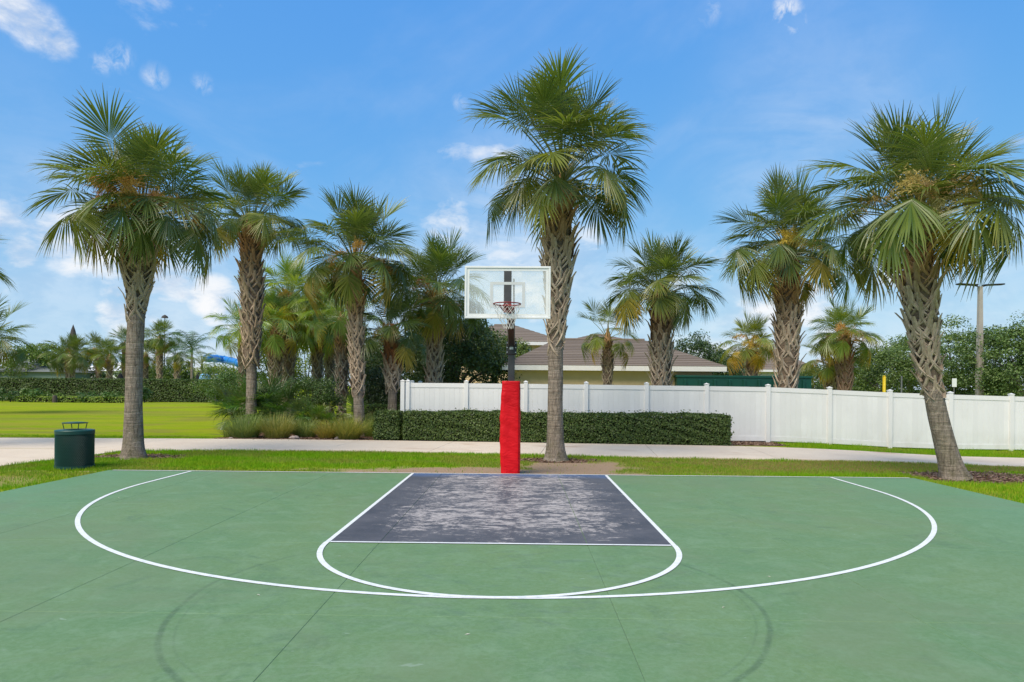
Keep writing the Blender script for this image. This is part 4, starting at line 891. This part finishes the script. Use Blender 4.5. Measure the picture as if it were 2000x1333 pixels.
# planting bed
SHR = leafmat('shrub_leaf', (0.028, 0.060, 0.014), (0.07, 0.115, 0.03), .36, .14, .5)
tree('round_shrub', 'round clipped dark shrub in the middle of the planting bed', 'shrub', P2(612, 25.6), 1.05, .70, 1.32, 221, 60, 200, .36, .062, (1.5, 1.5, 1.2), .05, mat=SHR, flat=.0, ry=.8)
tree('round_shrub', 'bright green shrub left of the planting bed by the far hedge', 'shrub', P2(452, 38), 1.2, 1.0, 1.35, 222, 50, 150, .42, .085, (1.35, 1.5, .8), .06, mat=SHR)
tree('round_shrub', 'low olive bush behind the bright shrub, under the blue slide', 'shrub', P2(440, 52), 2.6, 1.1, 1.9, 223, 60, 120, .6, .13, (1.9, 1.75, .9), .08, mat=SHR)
tree('round_shrub', 'dark shrub in the shade behind the short red-brown palm', 'shrub', P2(742, 31), 1.2, 1.2, 1.25, 224, 60, 150, .5, .09, (.5, .55, .6), .07, mat=SHR)  # shade under the oak is put into the darkened leaf tint
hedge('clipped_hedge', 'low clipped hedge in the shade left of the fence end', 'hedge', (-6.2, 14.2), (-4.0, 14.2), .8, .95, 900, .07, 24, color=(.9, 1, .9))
hedge('clipped_hedge', 'tall dark hedge behind the low shaded hedge', 'hedge', (-8.0, 20.5), (-3.6, 20.5), .9, 1.75, 500, .09, 25, color=(.55, .6, .6))  # leaf colour darkened to stand for the oak's shade
def palmetto(label, x, y, n, s, seed, tint=(1, 1, 1)):
    rs = random.Random(seed); t = thing('saw_palmetto', label, 'palmetto', (x, y, -.04), 0, 'palmettos in the planting bed')
    for i in range(n):
        el = rs.choice([72, 58, 58, 44, 44, 30, 16]); sc_ = s * rs.uniform(.8, 1.15); o = ob('frond', rs.choice(FRONDS[el]), t, (rs.uniform(-.2, .2) * s, rs.uniform(-.2, .2) * s, rs.uniform(0, .15)), (0, 0, i * 2.4 + seed), (sc_ * .8, sc_, sc_)); o.color = (*[q * rs.uniform(.75, 1.2) for q in tint], 1)
    ob('stem', MB().tube([(0, 0, 0), (.03, 0, .22)], [.07, .05], 7).mesh('stem', HEART), t)
for (u, dep, n, s, sd, tn, lab) in [(470, 26.5, 18, .86, 1, (.75, .95, .9), 'palmetto left of the tall straight trunk'), (517, 25.8, 22, 1.05, 2, (.6, .85, .7), 'palmetto directly right of the tall straight trunk'), (550, 25.2, 20, .92, 3, (.6, .85, .85), 'dark palmetto with bent leaves in the bed centre'),
                                     (582, 24.2, 15, .55, 4, (.75, .95, .95), 'palmetto with pale folded leaves below the round shrub'), (614, 24.2, 14, .52, 5, (.9, 1.1, .7), 'upright palmetto below the right side of the round shrub'), (648, 24.2, 12, .50, 6, (1.0, 1.1, .8), 'palmetto left of the pale lattice trunk'), (690, 24.0, 14, .62, 7, (1.2, 1.2, .8), 'small palmetto behind the pale lattice trunk')]:
    q = P2(u, dep); palmetto(lab, q[0], q[1], n, s, sd, tn)
# broad-leaved yellow-green plant
def broad_plant(label, x, y, h, seed, tint, n=26, size=.2, name='broadleaf_plant'):
    rs = np.random.RandomState(seed); t = thing(name, label, 'plant', (x, y, -.04))
    m = MB(); P = []; Q = []
    for i in range(5):
        a = i * 1.3; e = (math.cos(a) * .18 * h, math.sin(a) * .18 * h, h * rs.uniform(.7, 1.0)); m.tube([(0, 0, 0), (e[0] * .5, e[1] * .5, e[2] * .5), e], [.014, .011, .007], 5)
        for _ in range(n // 5): u = rs.uniform(.35, 1); P.append(np.array(e) * u + rs.normal(0, .05, 3)); Q.append([math.cos(a + rs.normal()), math.sin(a + rs.normal()), .8])
    V, F = leaves(np.array(P), np.array(Q), size, rs, .4, .42); ob('leaves', mk('leaves', V, F, SHR), t, color=tint); ob('stem', m.mesh('stem', BARK), t)
q = P2(642, 24.8); broad_plant('yellow green broad-leaved plant in front of the vine-covered palm', q[0], q[1], 1.25, 5, (3.2, 2.3, 1.0), 45)
q = P2(665, 24.9); broad_plant('lower pale-leaved plant beside the vine-covered palm', q[0], q[1], .95, 6, (2.6, 2.2, 1.1), 40)
# ornamental grass tufts along the path
TG = Mat('tuft_grass', .6, .25); i_ = TG.island(); tc_ = TG.mix(i_, (0.16, 0.225, 0.045), (0.38, 0.38, 0.14)); tc_ = TG.mix(1.0, tc_, TG.objcol(), 'MULTIPLY'); TG.base(tc_); TG.translucent(TG.mix(1.0, tc_, (1.4, 1.3, .7), 'MULTIPLY'), .3)
def tuft(label, x, y, n, h, spread, seed, tint=(1, 1, 1)):
    r = np.random.RandomState(seed); V = np.empty((n * 7, 3)); a = r.rand(n) * 2 * PI; q = np.sqrt(r.rand(n)) * spread * .35; ln = h * r.uniform(.55, 1.1, n); el = r.uniform(.75, 1.5, n); w = r.uniform(.004, .008, n); sw = r.normal(0, .5, n)
    bx, by = q * np.cos(a), q * np.sin(a); ca, sa = np.cos(a + sw), np.sin(a + sw)
    def pt(u): return np.stack([bx + ca * ln * u * np.cos(el) * (1 + .5 * u), by + sa * ln * u * np.cos(el) * (1 + .5 * u), ln * u * np.sin(el) - .32 * ln * u * u * u * np.cos(el)], 1)
    sd_ = np.stack([-sa * w, ca * w, 0 * w], 1)
    for j, (u, k_) in enumerate(((0, 1), (.4, .9), (.75, .6))): p_ = pt(u); V[2 * j::7] = p_ - sd_ * k_; V[2 * j + 1::7] = p_ + sd_ * k_
    V[6::7] = pt(1.0); b0 = np.arange(n) * 7
    F = [tuple(f) for k_ in ((0, 1, 3, 2), (2, 3, 5, 4), (4, 5, 6)) for f in (b0[:, None] + np.array(k_)).tolist()]
    t = thing('grass_tuft', label, 'ornamental grass', (x, y, -.04), 0, 'ornamental grass tufts along the path')
    ob('blades', mk('blades', V, F, TG.m), t, color=tint)
for (u, dep, n, h, sp, sd, tn, lab) in [(482, 22.0, 1500, .95, .9, 1, (.85, 1, 1), 'leftmost green grass tuft at the path edge'), (452, 22.3, 300, .50, .6, 11, (.9, 1, .9), 'small tuft at the left tip of the bed'), (542, 22.0, 1500, .90, .9, 2, (1.1, 1, .9), 'second olive grass tuft from the left along the path'), (596, 22.6, 1000, .72, .8, 3, (.9, 1, .95), 'grass tuft behind the pale rock'),
                                         (642, 22.1, 1000, .68, .7, 4, (1.35, 1.05, .75), 'straw-coloured grass tuft between the rocks'), (682, 21.7, 1400, .88, .8, 5, (1.15, 1.05, .75), 'grass tuft touching the pale lattice palm trunk'), (722, 23.2, 900, .85, .8, 6, (.9, 1.1, .9), 'green grass tuft between the palm trunk and the hedge')]:
    q = P2(u, dep); tuft(lab, q[0], q[1], int(n * .6), h, sp * 1.15, sd, tn)
ROCK = simple('pale_rock', (0.46, 0.36, 0.32), (0.30, 0.24, 0.21), .85, .2, 6, .4, 20)
def rock(label, x, y, s, seed):
    rs = np.random.RandomState(seed); V = []; F = []; n, m = 9, 6
    for i in range(m + 1):
        for k_ in range(n): a = 2 * PI * k_ / n; ph = PI * i / m; rr = 1 + rs.uniform(-.18, .18); V.append((s * rr * math.sin(ph) * math.cos(a), s * .7 * rr * math.sin(ph) * math.sin(a), s * .45 * math.cos(ph) * rr + s * .2))
    for i in range(m):
        for k_ in range(n): q = (k_ + 1) % n; F.append((i * n + k_, (i + 1) * n + k_, (i + 1) * n + q, i * n + q))
    ob('rock', mk('rock', V, F, ROCK), None, (x, y, -.03), label=label, cat='rock', group='rocks in the planting bed')
for u, dep, s, sd, lab in [(577, 21.5, .17, 1, 'pale pink rock at the path edge below the palmettos'), (662, 21.6, .13, 2, 'pale rock left of the lattice palm foot'), (452, 21.4, .08, 3, 'small rock at the left tip of the bed')]: q = P2(u, dep); rock(lab, q[0], q[1], s, sd)

# ------------------------------------------------------------------ houses behind the fence
STUC = simple('tan_stucco', (0.72, 0.55, 0.34), (0.66, 0.50, 0.30), .85, .2, 3, .25, 60)
TRIM = simple('white_trim', (0.76, 0.75, 0.74), (0.70, 0.69, 0.68), .5, .3)
sh = Mat('roof_shingle', .9, .15); v = sh.pos()
sh.base(sh.mix(sh.objrand(), sh.mix(sh.noise(v, 9, 4, .7), (0.175, 0.140, 0.108), (0.245, 0.20, 0.16)), sh.mix(sh.noise(v, 9, 4, .7), (0.125, 0.100, 0.080), (0.21, 0.17, 0.135))))
sh.bump(sh.noise(v, 40, 3), .3, .01); SHING = sh.m
def hip_house(label, x0, x1, y0, y1, eave, ridge, over=.5, wall=STUC, courses=14, wins=(), rl=None):
    t = thing('house', label, 'house', (0, 0, 0)); cy = (y0 + y1) / 2
    ob('wall', MB().box(((x0 + x1) / 2, cy, eave / 2 - .1), (x1 - x0, y1 - y0, eave + .2)).mesh('wall', wall), t)
    X0, X1, Y0, Y1 = x0 - over, x1 + over, y0 - over, y1 + over; ins = (Y1 - Y0) / 2 if rl is None else (X1 - X0 - rl) / 2
    A = [(X0, Y0), (X1, Y0), (X1, Y1), (X0, Y1)]; ra, rb_ = (X0 + ins, cy), (X1 - ins, cy)
    f = MB().box(((X0 + X1) / 2, Y0 + .02, eave + .02), (X1 - X0, .04, .22)).box(((X0 + X1) / 2, Y1 - .02, eave + .02), (X1 - X0, .04, .22)).box((X0 + .02, cy, eave + .02), (.04, Y1 - Y0 - .085, .22)).box((X1 - .02, cy, eave + .02), (.04, Y1 - Y0 - .085, .22)).box(((X0 + X1) / 2, cy, eave - .06), (X1 - X0 - .09, Y1 - Y0 - .09, .03))
    ob('fascia', f.mesh('fascia', TRIM), t)
    roof = ob('roof', mk('roof', [(x, y, eave + .12) for x, y in A] + [(*ra, ridge), (*rb_, ridge)], [(0, 1, 5, 4), (1, 2, 5), (2, 3, 4, 5), (3, 0, 4)], SHING), t)
    for i in range(courses):                                    # shingle courses on the front slope, each lapping the one below
        u0, u1 = i / courses, (i + 1.12) / courses
        def pt(u, side): e = (A[0], ra) if side == 0 else (A[1], rb_); return Vector((e[0][0] + (e[1][0] - e[0][0]) * u, e[0][1] + (e[1][1] - e[0][1]) * u, eave + .12 + (ridge - eave - .12) * u))
        u1 = min(u1, 1.0); a, b2, c2, d2 = pt(u0, 0), pt(u0, 1), pt(u1, 1), pt(u1, 0); up1, up2 = Vector((0, -.01, .035)), Vector((0, -.003, .012))
        ob('shingle_course', mk('shingle_course', [a + up1, b2 + up1, c2 + up2, d2 + up2, a + Vector((0, 0, .004)), b2 + Vector((0, 0, .004))], [(0, 1, 2, 3), (4, 5, 1, 0)], SHING), roof)
    ob('ridge_cap', MB().tube([Vector((*ra, ridge + .01)), Vector((*rb_, ridge + .01))], .09, 6).mesh('ridge_cap', SHING), roof)
    for (wx, wz, ww, wh) in wins:
        w = ob('window', MB().rbox((wx, y0 - .03, wz), (ww + .12, .08, wh + .12), .01).mesh('window', TRIM), t); ob('pane', MB().box((wx, y0 - .075, wz), (ww, .012, wh)).mesh('pane', GLASS), w)
    return t
GLASS = simple('window_glass', (0.06, 0.10, 0.11), (0.10, 0.15, 0.16), .08, .6)
e0, e1 = place(985, 718, 30), place(1418, 718, 30)
hip_house('low tan house with brown shingled hip roof right behind the fence', e0.x + .4, e1.x - .5, e0.y + .5, e0.y + 10.5, 2.50, 4.12, .5, courses=16, rl=4.6)
q = place(975, 672, 46); q1 = place(1100, 672, 46)
hip_house('two storey tan house behind the low house, left, with small upper window', q.x - 3.6, q1.x - .2, q.y, q.y + 8, 4.55, 6.15, .45, courses=10, wins=((place(1022, 682, 46).x, 4.15, .85, .42),), rl=1.5)
q = place(1112, 672, 50); q1 = place(1235, 672, 50)
hip_house('brown roofed house behind the low house, right of the tallest palm trunk', q.x - .5, q1.x + .8, q.y, q.y + 7, 4.75, 5.75, .45, courses=8, rl=1.2)
q = place(1440, 700, 66); q1 = place(1590, 700, 66)
hip_house('pale house half hidden behind the yellowing palm', q.x + .6, q1.x, q.y, q.y + 8, 3.4, 5.6, .5, wall=simple('pale_stucco', (.62, .60, .57), rough=.8), courses=8, wins=((place(1570, 735, 66).x, 1.9, 1.2, 1.0),), rl=2.5)

# ------------------------------------------------------------------ green container
d0, d1 = place(1322, 739, 30), place(1583, 741, 30)
GRN = simple('container_green', (0.006, 0.075, 0.052), (0.010, 0.060, 0.045), .45, .4, 1.5, .1, 10)
ct = thing('waste_container', 'dark green open waste container behind the fence', 'container', ((d0.x + d1.x) / 2, d0.y + 1.1, -.05)); W = d1.x - d0.x; hh = 2.12
for y, nm in ((-1.1, 'front_wall'), (1.1, 'back_wall')): ob(nm, MB().rbox((0, y, hh / 2 + .1), (W, .06, hh), .01).mesh(nm, GRN), ct)
for x in (-1, 1): ob('end_wall', MB().rbox((x * (W / 2 - .03), 0, hh / 2 + .1), (.06, 2.13, hh), .01).mesh('end_wall', GRN), ct)
ob('floor_plate', MB().box((0, 0, .2), (W - .1, 2.1, .06)).mesh('floor_plate', GRN), ct)
ob('top_rail', MB().rbox((0, -1.1, hh + .12), (W + .1, .12, .1), .012).rbox((0, 1.1, hh + .12), (W + .1, .12, .1), .012).rbox((-W / 2, 0, hh + .12), (.12, 2.05, .1), .012).rbox((W / 2, 0, hh + .12), (.12, 2.05, .1), .012).mesh('top_rail', GRN), ct)
rib = MB().rbox((0, -1.17, hh / 2 + .08), (.10, .08, hh - .15), .01).mesh('rib', GRN)
for q in range(9): ob('rib', rib, ct, (-W / 2 + .35 + q * (W - .7) / 8, 0, 0))

# ------------------------------------------------------------------ parking lot: lamp, posts, sign, cars
CONC = simple('concrete_pole', (0.42, 0.38, 0.33), (0.34, 0.31, 0.27), .85, .2, 2, .2, 30)
lp = place(1914.5, 560, 45); lt = thing('lamp_post', 'tall concrete lamp post with two flat lamp heads above the trees', 'lamp post', (lp.x, lp.y, -.2)); H_ = lp.z + .2
ob('pole', MB().tube([(0, 0, 0), (0, 0, H_)], [.27, .15], 4).mesh('pole', CONC), lt, (0, 0, 0), (0, 0, 0))
for sg in (-1, 1):
    hd = ob('lamp_head', MB().rbox((sg * .86, 0, H_ + .12), (1.3, .42, .09), .03, Matrix.Rotation(sg * -.05, 3, 'Y')).mesh('lamp_head', simple('dark_bronze', (.035, .033, .032), rough=.5)), lt)
    ob('lamp_arm', MB().tube([(sg * .1, 0, H_ - .02), (sg * .45, 0, H_ + .08)], .035, 6).mesh('lamp_arm', bpy.data.materials['dark_bronze']), hd)
q = place(1727, 736, 38); ob('marker_pole', MB().tube([(0, 0, 0), (0, 0, q.z + .2)], .085, 12).lathe([(.085, q.z + .2), (.06, q.z + .25), (.01, q.z + .27)], 12).mesh('marker_pole', simple('traffic_yellow', (.75, .55, .01), (.68, .48, .01), .45, .4), True), None, (q.x, q.y, -.2), label='yellow marker pole behind the fence', cat='pole')
q = place(1864, 748, 34); sg_ = thing('parking_sign', 'small white sign on a post right of the leaning palm', 'sign', (q.x, q.y, -.2))
ob('post', MB().tube([(0, .03, 0), (0, .03, q.z + .35)], .03, 6).mesh('post', simple('sign_post', (.12, .12, .11))), sg_)
ob('plate', MB().rbox((0, 0, q.z + .2), (.23, .012, .42), .003).mesh('plate', WHITEP), sg_)
q = place(1761, 736, 44); ob('sign_post', MB().tube([(0, 0, 0), (0, 0, q.z + .2)], .05, 8).lathe([(.05, q.z + .2), (.02, q.z + .23)], 8).mesh('sign_post', simple('grey_post', (.14, .15, .15))), None, (q.x, q.y, -.2), label='thin dark post behind the fence left of the leaning palm', cat='post')
def car(label, x, y, rz, paint):
    t = thing('parked_car', label, 'car', (x, y, -.2), rz, 'cars parked behind the fence')
    prof = [(-2.2, .35), (-2.25, .75), (-1.9, .92), (-1.15, .98), (-.55, 1.42), (.1, 1.5), (1.0, 1.47), (1.65, 1.05), (2.1, .98), (2.2, .6), (2.15, .35)]
    n = len(prof); V = []
    for yy, k_ in ((-.88, 1), (-.80, 1.0), (.80, 1.0), (.88, 1)):
        for x_, z_ in prof: s = .80 if z_ > 1.1 else 1.0; V.append((x_ * (1 if abs(yy) < .85 else .99), yy * s if abs(yy) > .85 else yy * (s - .02), z_ if abs(yy) < .85 else min(z_, z_ * .985)))
    F = []
    for r_ in range(3):
        for i in range(n): j = (i + 1) % n; F.append((r_ * n + i, r_ * n + j, (r_ + 1) * n + j, (r_ + 1) * n + i))
    F += [tuple(range(n))[::-1], tuple(3 * n + i for i in range(n))]
    ob('body', mk('body', V, F, paint), t)
    DG = GLASS
    for sy in (-1, 1): ob('side_window', MB().add([(-.95, sy * .775, 1.03), (1.35, sy * .775, 1.08), (.92, sy * .715, 1.40), (-.48, sy * .715, 1.36)], [(0, 1, 2, 3)] if sy < 0 else [(3, 2, 1, 0)]).mesh('side_window', DG), t)
    ob('windscreen', MB().add([(-1.13, -.66, 1.01), (-1.13, .66, 1.01), (-.60, .58, 1.40), (-.60, -.58, 1.40)], [(0, 1, 2, 3)]).mesh('windscreen', DG), t); ob('rear_window', MB().add([(1.62, -.62, 1.09), (1.62, .62, 1.09), (1.07, .56, 1.45), (1.07, -.56, 1.45)], [(0, 3, 2, 1)]).mesh('rear_window', DG), t)
    wh = MB().lathe([(.2, -.11), (.33, -.11), (.33, .11), (.2, .11)], 18).mesh('tyre', BLACK)
    for x_ in (-1.4, 1.35):
        for sy in (-1, 1): w = ob('wheel', wh, t, (x_, sy * .80, .33), (PI / 2, 0, 0)); ob('rim', MB().lathe([(.2, -.1), (.19, .1)], 12).mesh('rim', STEEL), w)
CW = simple('white_car_paint', (.72, .72, .73), rough=.25, spec=.6); CD = simple('maroon_car_paint', (.10, .02, .02), rough=.25, spec=.6)
q = P2(1940, 40); car('white car behind the fence right of the lamp post', q[0], q[1], .15, CW)
q = P2(2005, 38); car('white car behind the fence at the right picture edge', q[0], q[1], .1, CW)
q = P2(1885, 50); car('dark red car behind the fence left of the lamp post', q[0], q[1], .1, CD)
hedge('far_hedge', 'dark hedge along the far side of the parking lot', 'hedge', P2(1560, 60), P2(2120, 60), 1.2, 1.9, 160, .17, 61, color=(.7, .85, .7), zb=-.2)

# ------------------------------------------------------------------ across the lawn
a0 = place(-60, 756, 64); a1 = place(470, 756, 64)
hedge('far_hedge', 'long clipped hedge across the far side of the lawn', 'hedge', (a0.x, a0.y), (a1.x, a1.y), 1.4, 2.15, 210, .15, 62, color=(1, 1, .9), wob=.08)
for (u, w_px, h_, sd, tn, lab, dep) in [(20, 60, 1.0, 1, (1.2, 1.3, .8), 'dark rounded cycad clump at the left picture edge', 61), (58, 40, 1.1, 2, (2.0, 2.0, .9), 'light green shrub in front of the far hedge, near the left edge', 61), (78, 34, 1.0, 3, (1.8, 1.9, .9), 'shrub right beside the light green shrub by the far hedge', 61), (112, 26, .7, 4, (2.4, 2.2, .8), 'yellowish low plant left of the far palm trunk', 61), (170, 34, .95, 5, (1.3, 1.5, .9), 'shrub right of the far palm trunk', 61), (218, 34, 1.0, 6, (1.7, 1.8, .9), 'shrub left of the near palm trunk by the far hedge', 61), (282, 20, 1.3, 7, (1.0, 1.2, .8), 'dark bush right of the near palm trunk by the far hedge', 62)]:
    q = P2(u, dep); tree('round_shrub', lab, 'shrub', q, w_px * dep / 1337 / 2, h_ * .5, h_ * .55, 300 + sd, 22, 60, .35, .16, tn, .05, mat=SHR, group='shrubs along the far hedge', limbs=3)
a0 = place(32, 756, 60.3); a1 = place(250, 756, 60.3)
hedge('low_groundcover', 'low strip of pale ground cover in front of the far shrubs', 'ground cover', (a0.x, a0.y), (a1.x, a1.y), .8, .55, 160, .14, 63, color=(2.6, 2.3, 1.2), wob=.12)
q = place(107, 784, 60); ob('stump_post', MB().lathe([(.2, 0), (.18, .5), (.15, .62), (.02, .64)], 9).mesh('stump_post', BARK), None, (q.x, q.y, -.04), label='short brown post in the ground cover left of the far palm', cat='post')
q = P2(422, 57); bl_ = thing('bollard_light', 'small dark bollard light with pale top on the lawn', 'bollard light', (q[0], q[1], -.04)); ob('post', MB().lathe([(.11, 0), (.11, .62)], 10).mesh('post', simple('bollard_dark', (.05, .045, .04))), bl_); ob('cap', MB().lathe([(.115, .63), (.12, .82), (.05, .88)], 10).mesh('cap', WHITEP), bl_)
for (u, dep, rx, rz, cz, sd, tn, lab) in [(35, 86, 4.2, 2.5, 3.9, 401, (1.3, 1.4, .9), 'airy light green tree at the far left beyond the hedge'), (85, 88, 4.0, 2.9, 4.2, 402, (1.5, 1.6, .8), 'light green tree left of the far palm'), (160, 92, 3.5, 2.8, 3.3, 403, (.9, 1.1, .9), 'dark bushy tree behind the far palm'), (300, 92, 2.6, 1.7, 2.6, 404, (1.4, 1.5, .8), 'bush behind the far lattice palm'), (352, 90, 2.2, 1.8, 2.6, 405, (1.2, 1.3, .8), 'bush beneath the feathery palm'), (425, 92, 3.6, 1.4, 2.7, 406, (2.0, 1.8, .9), 'olive bush left of the blue slide'), (110, 96, 3, 3.2, 3.4, 407, (.8, .95, .85), 'dark tree left behind the far palm'), (265, 96, 3, 1.8, 2.6, 408, (1.5, 1.5, .8), 'bush right behind the near palm trunk')]:
    tree('far_tree', lab, 'tree', P2(u, dep), rx, rz, cz, sd, 60, 80, .85, .28, tn, .14, group='trees beyond the far hedge')
PALE = simple('pavilion_white', (.78, .78, .78), (.72, .72, .73), .6, .3)
def pavilion(label, u0, u1, vt, dep, wallm, rh, win=False):
    p0, p1 = place(u0, vt, dep), place(u1, vt, dep); t = thing('pavilion', label, 'building', ((p0.x + p1.x) / 2, p0.y + 3, -.04)); w = p1.x - p0.x; h = p0.z
    ob('wall', MB().box((0, 0, h * .36), (w * .94, 5, h * .72)).mesh('wall', wallm), t)
    ob('roof', MB().add([(-w / 2, -3, h * .72), (w / 2, -3, h * .72), (w / 2, 3, h * .72), (-w / 2, 3, h * .72), (-w * .3, 0, h), (w * .3, 0, h)], [(0, 1, 5, 4), (1, 2, 5), (2, 3, 4, 5), (3, 0, 4), (3, 2, 1, 0)]).mesh('roof', rh), t)
    if win:
        f = ob('window', MB().rbox((-w * .28, -2.53, h * .42), (1.5, .1, 1.3), .02).mesh('window', TRIM), t); ob('pane', MB().box((-w * .28, -2.585, h * .42), (1.3, .02, 1.1)).mesh('pane', GLASS), f)
pavilion('grey green low building with a window at the far left beyond the hedge', -40, 128, 706, 84, simple('sage_wall', (.20, .27, .23), rough=.8), simple('sage_roof', (.16, .18, .17), rough=.8), True)
pavilion('white pavilion showing between the palm trunks beyond the hedge', 150, 300, 706, 108, PALE, PALE, False)
pavilion('white pool building behind the far lattice palm', 318, 420, 716, 112, PALE, PALE, False)
# blue slide
sl = thing('water_slide', 'blue tube water slide above the bushes beyond the lawn', 'water slide', (0, 0, 0)); BLUE = simple('slide_blue', (.02, .17, .52), (.03, .22, .58), .3, .5)
pts = [place(404 + 66 * t, 700 + 11 * t * t, 110 + 6 * math.sin(t * 3)) for t in [q / 14 for q in range(15)]]
ob('tube', MB().tube(pts, .62, 14).mesh('tube', BLUE, True), sl)
for q in (1, 4, 7, 10, 13): ob('joint_ring', MB().tube([pts[q] + (pts[q + 1] - pts[q]) * -.06, pts[q] + (pts[q + 1] - pts[q]) * .06], .70, 14).mesh('joint_ring', simple('slide_light', (.10, .36, .60), rough=.35), False), sl)
for q in (3, 11): ob('support', MB().tube([(pts[q].x, pts[q].y, -.1), (pts[q].x, pts[q].y, pts[q].z - .5)], .14, 8).mesh('support', WHITEP), sl)
# tower roofs poking over the trees, umbrellas and ball
DK = simple('dark_shingle', (.055, .048, .045), (.08, .07, .065), .85, .2)
q = place(143, 633, 120); t = thing('tower', 'dark pointed turret roof above the far palm', 'tower', (q.x, q.y, -.1)); ob('roof', MB().lathe([(.75, q.z - 3.6), (.58, q.z - 2.2), (.34, q.z - 1.0), (.02, q.z)], 12).mesh('roof', DK), t); ob('shaft', MB().lathe([(.8, 0), (.8, q.z - 3.5)], 12).mesh('shaft', simple('tower_wall', (.35, .32, .28))), t)
q = place(322, 615, 115); t = thing('tower', 'small dark domed cap on a thin mast above the far palms', 'tower', (q.x, q.y, -.1)); ob('cap', MB().lathe([(.55, q.z - .45), (.42, q.z - .15), (.1, q.z + .05), (.01, q.z + .1)], 12).mesh('cap', DK), t); ob('mast', MB().lathe([(.09, 0), (.07, q.z - .4)], 8).mesh('mast', DK), t)
def umbrella(label, u, vt, dep):
    q = place(u, vt, dep); t = thing('folded_umbrella', label, 'umbrella', (q.x, q.y, -.04), 0, 'folded black umbrellas behind the hedge'); z = q.z
    ob('canopy', MB().lathe([(.22, 1.15), (.48, 1.25), (.40, z - 1.1 + .3), (.20, z - .25), (.03, z)], 9).mesh('canopy', simple('black_canvas', (.008, .008, .012), rough=.9)), t); ob('pole', MB().lathe([(.03, 0), (.03, 1.2)], 6).mesh('pole', STEEL), t)
umbrella('folded black umbrella left of the near palm trunk, beyond the hedge', 235, 728, 72); umbrella('folded black umbrella beside the blue ball, beyond the hedge', 388, 727, 70)
q = place(400, 739, 69); ob('beach_ball', MB().lathe([(max(.004, .52 * math.sin(PI * i / 12)), .52 - .52 * math.cos(PI * i / 12)) for i in range(13)], 18, cap=False).mesh('beach_ball', simple('ball_blue', (.18, .50, .82), (.42, .66, .86), .35, .4, 1.2), True), None, (q.x, q.y, q.z - .52), label='large pale blue ball above the far hedge', cat='ball')
ob('ball_stand', MB().lathe([(.3, 0), (.12, .2), (.1, q.z - .5), (.2, q.z - .47)], 10).mesh('ball_stand', WHITEP), None, (q.x, q.y, -.04), label='white stand under the pale blue ball, behind the hedge', cat='stand')

# ------------------------------------------------------------------ fallen leaves on the court
FL = leafmat('dry_leaf', (.42, .42, .30), (.60, .60, .50), .7, .1, .2)
lv = mk('fallen_leaf', [(-.05, 0, .002), (0, -.018, .010), (.05, 0, .004), (0, .018, .012), (.02, .0, .016)], [(0, 1, 4), (1, 2, 4), (2, 3, 4), (3, 0, 4)], FL)
for i, (u, v_, lab) in enumerate([(231, 973, 'pale leaf lying on the three point line corner, left'), (374, 1117, 'pale leaf on the court left of the old dark circle'), (505, 1163, 'pale leaf below the three point line, left'), (1413, 1187, 'pale leaf near the old dark circle, right'), (1502, 1127, 'pale leaf just inside the three point line, right'), (913, 1240, 'pale leaf in front of the arc, near the centre'), (720, 921, 'pale leaf by the baseline left of the key')]):
    dep = 1.661 * FPX / (v_ - (V0 + _sr * (u - 1000))); q = place(u, v_, dep); ob('fallen_leaf', lv, None, (q.x, q.y, .001), (0, 0, i * 1.3), .42, lab, 'leaf', 'fallen leaves on the court')
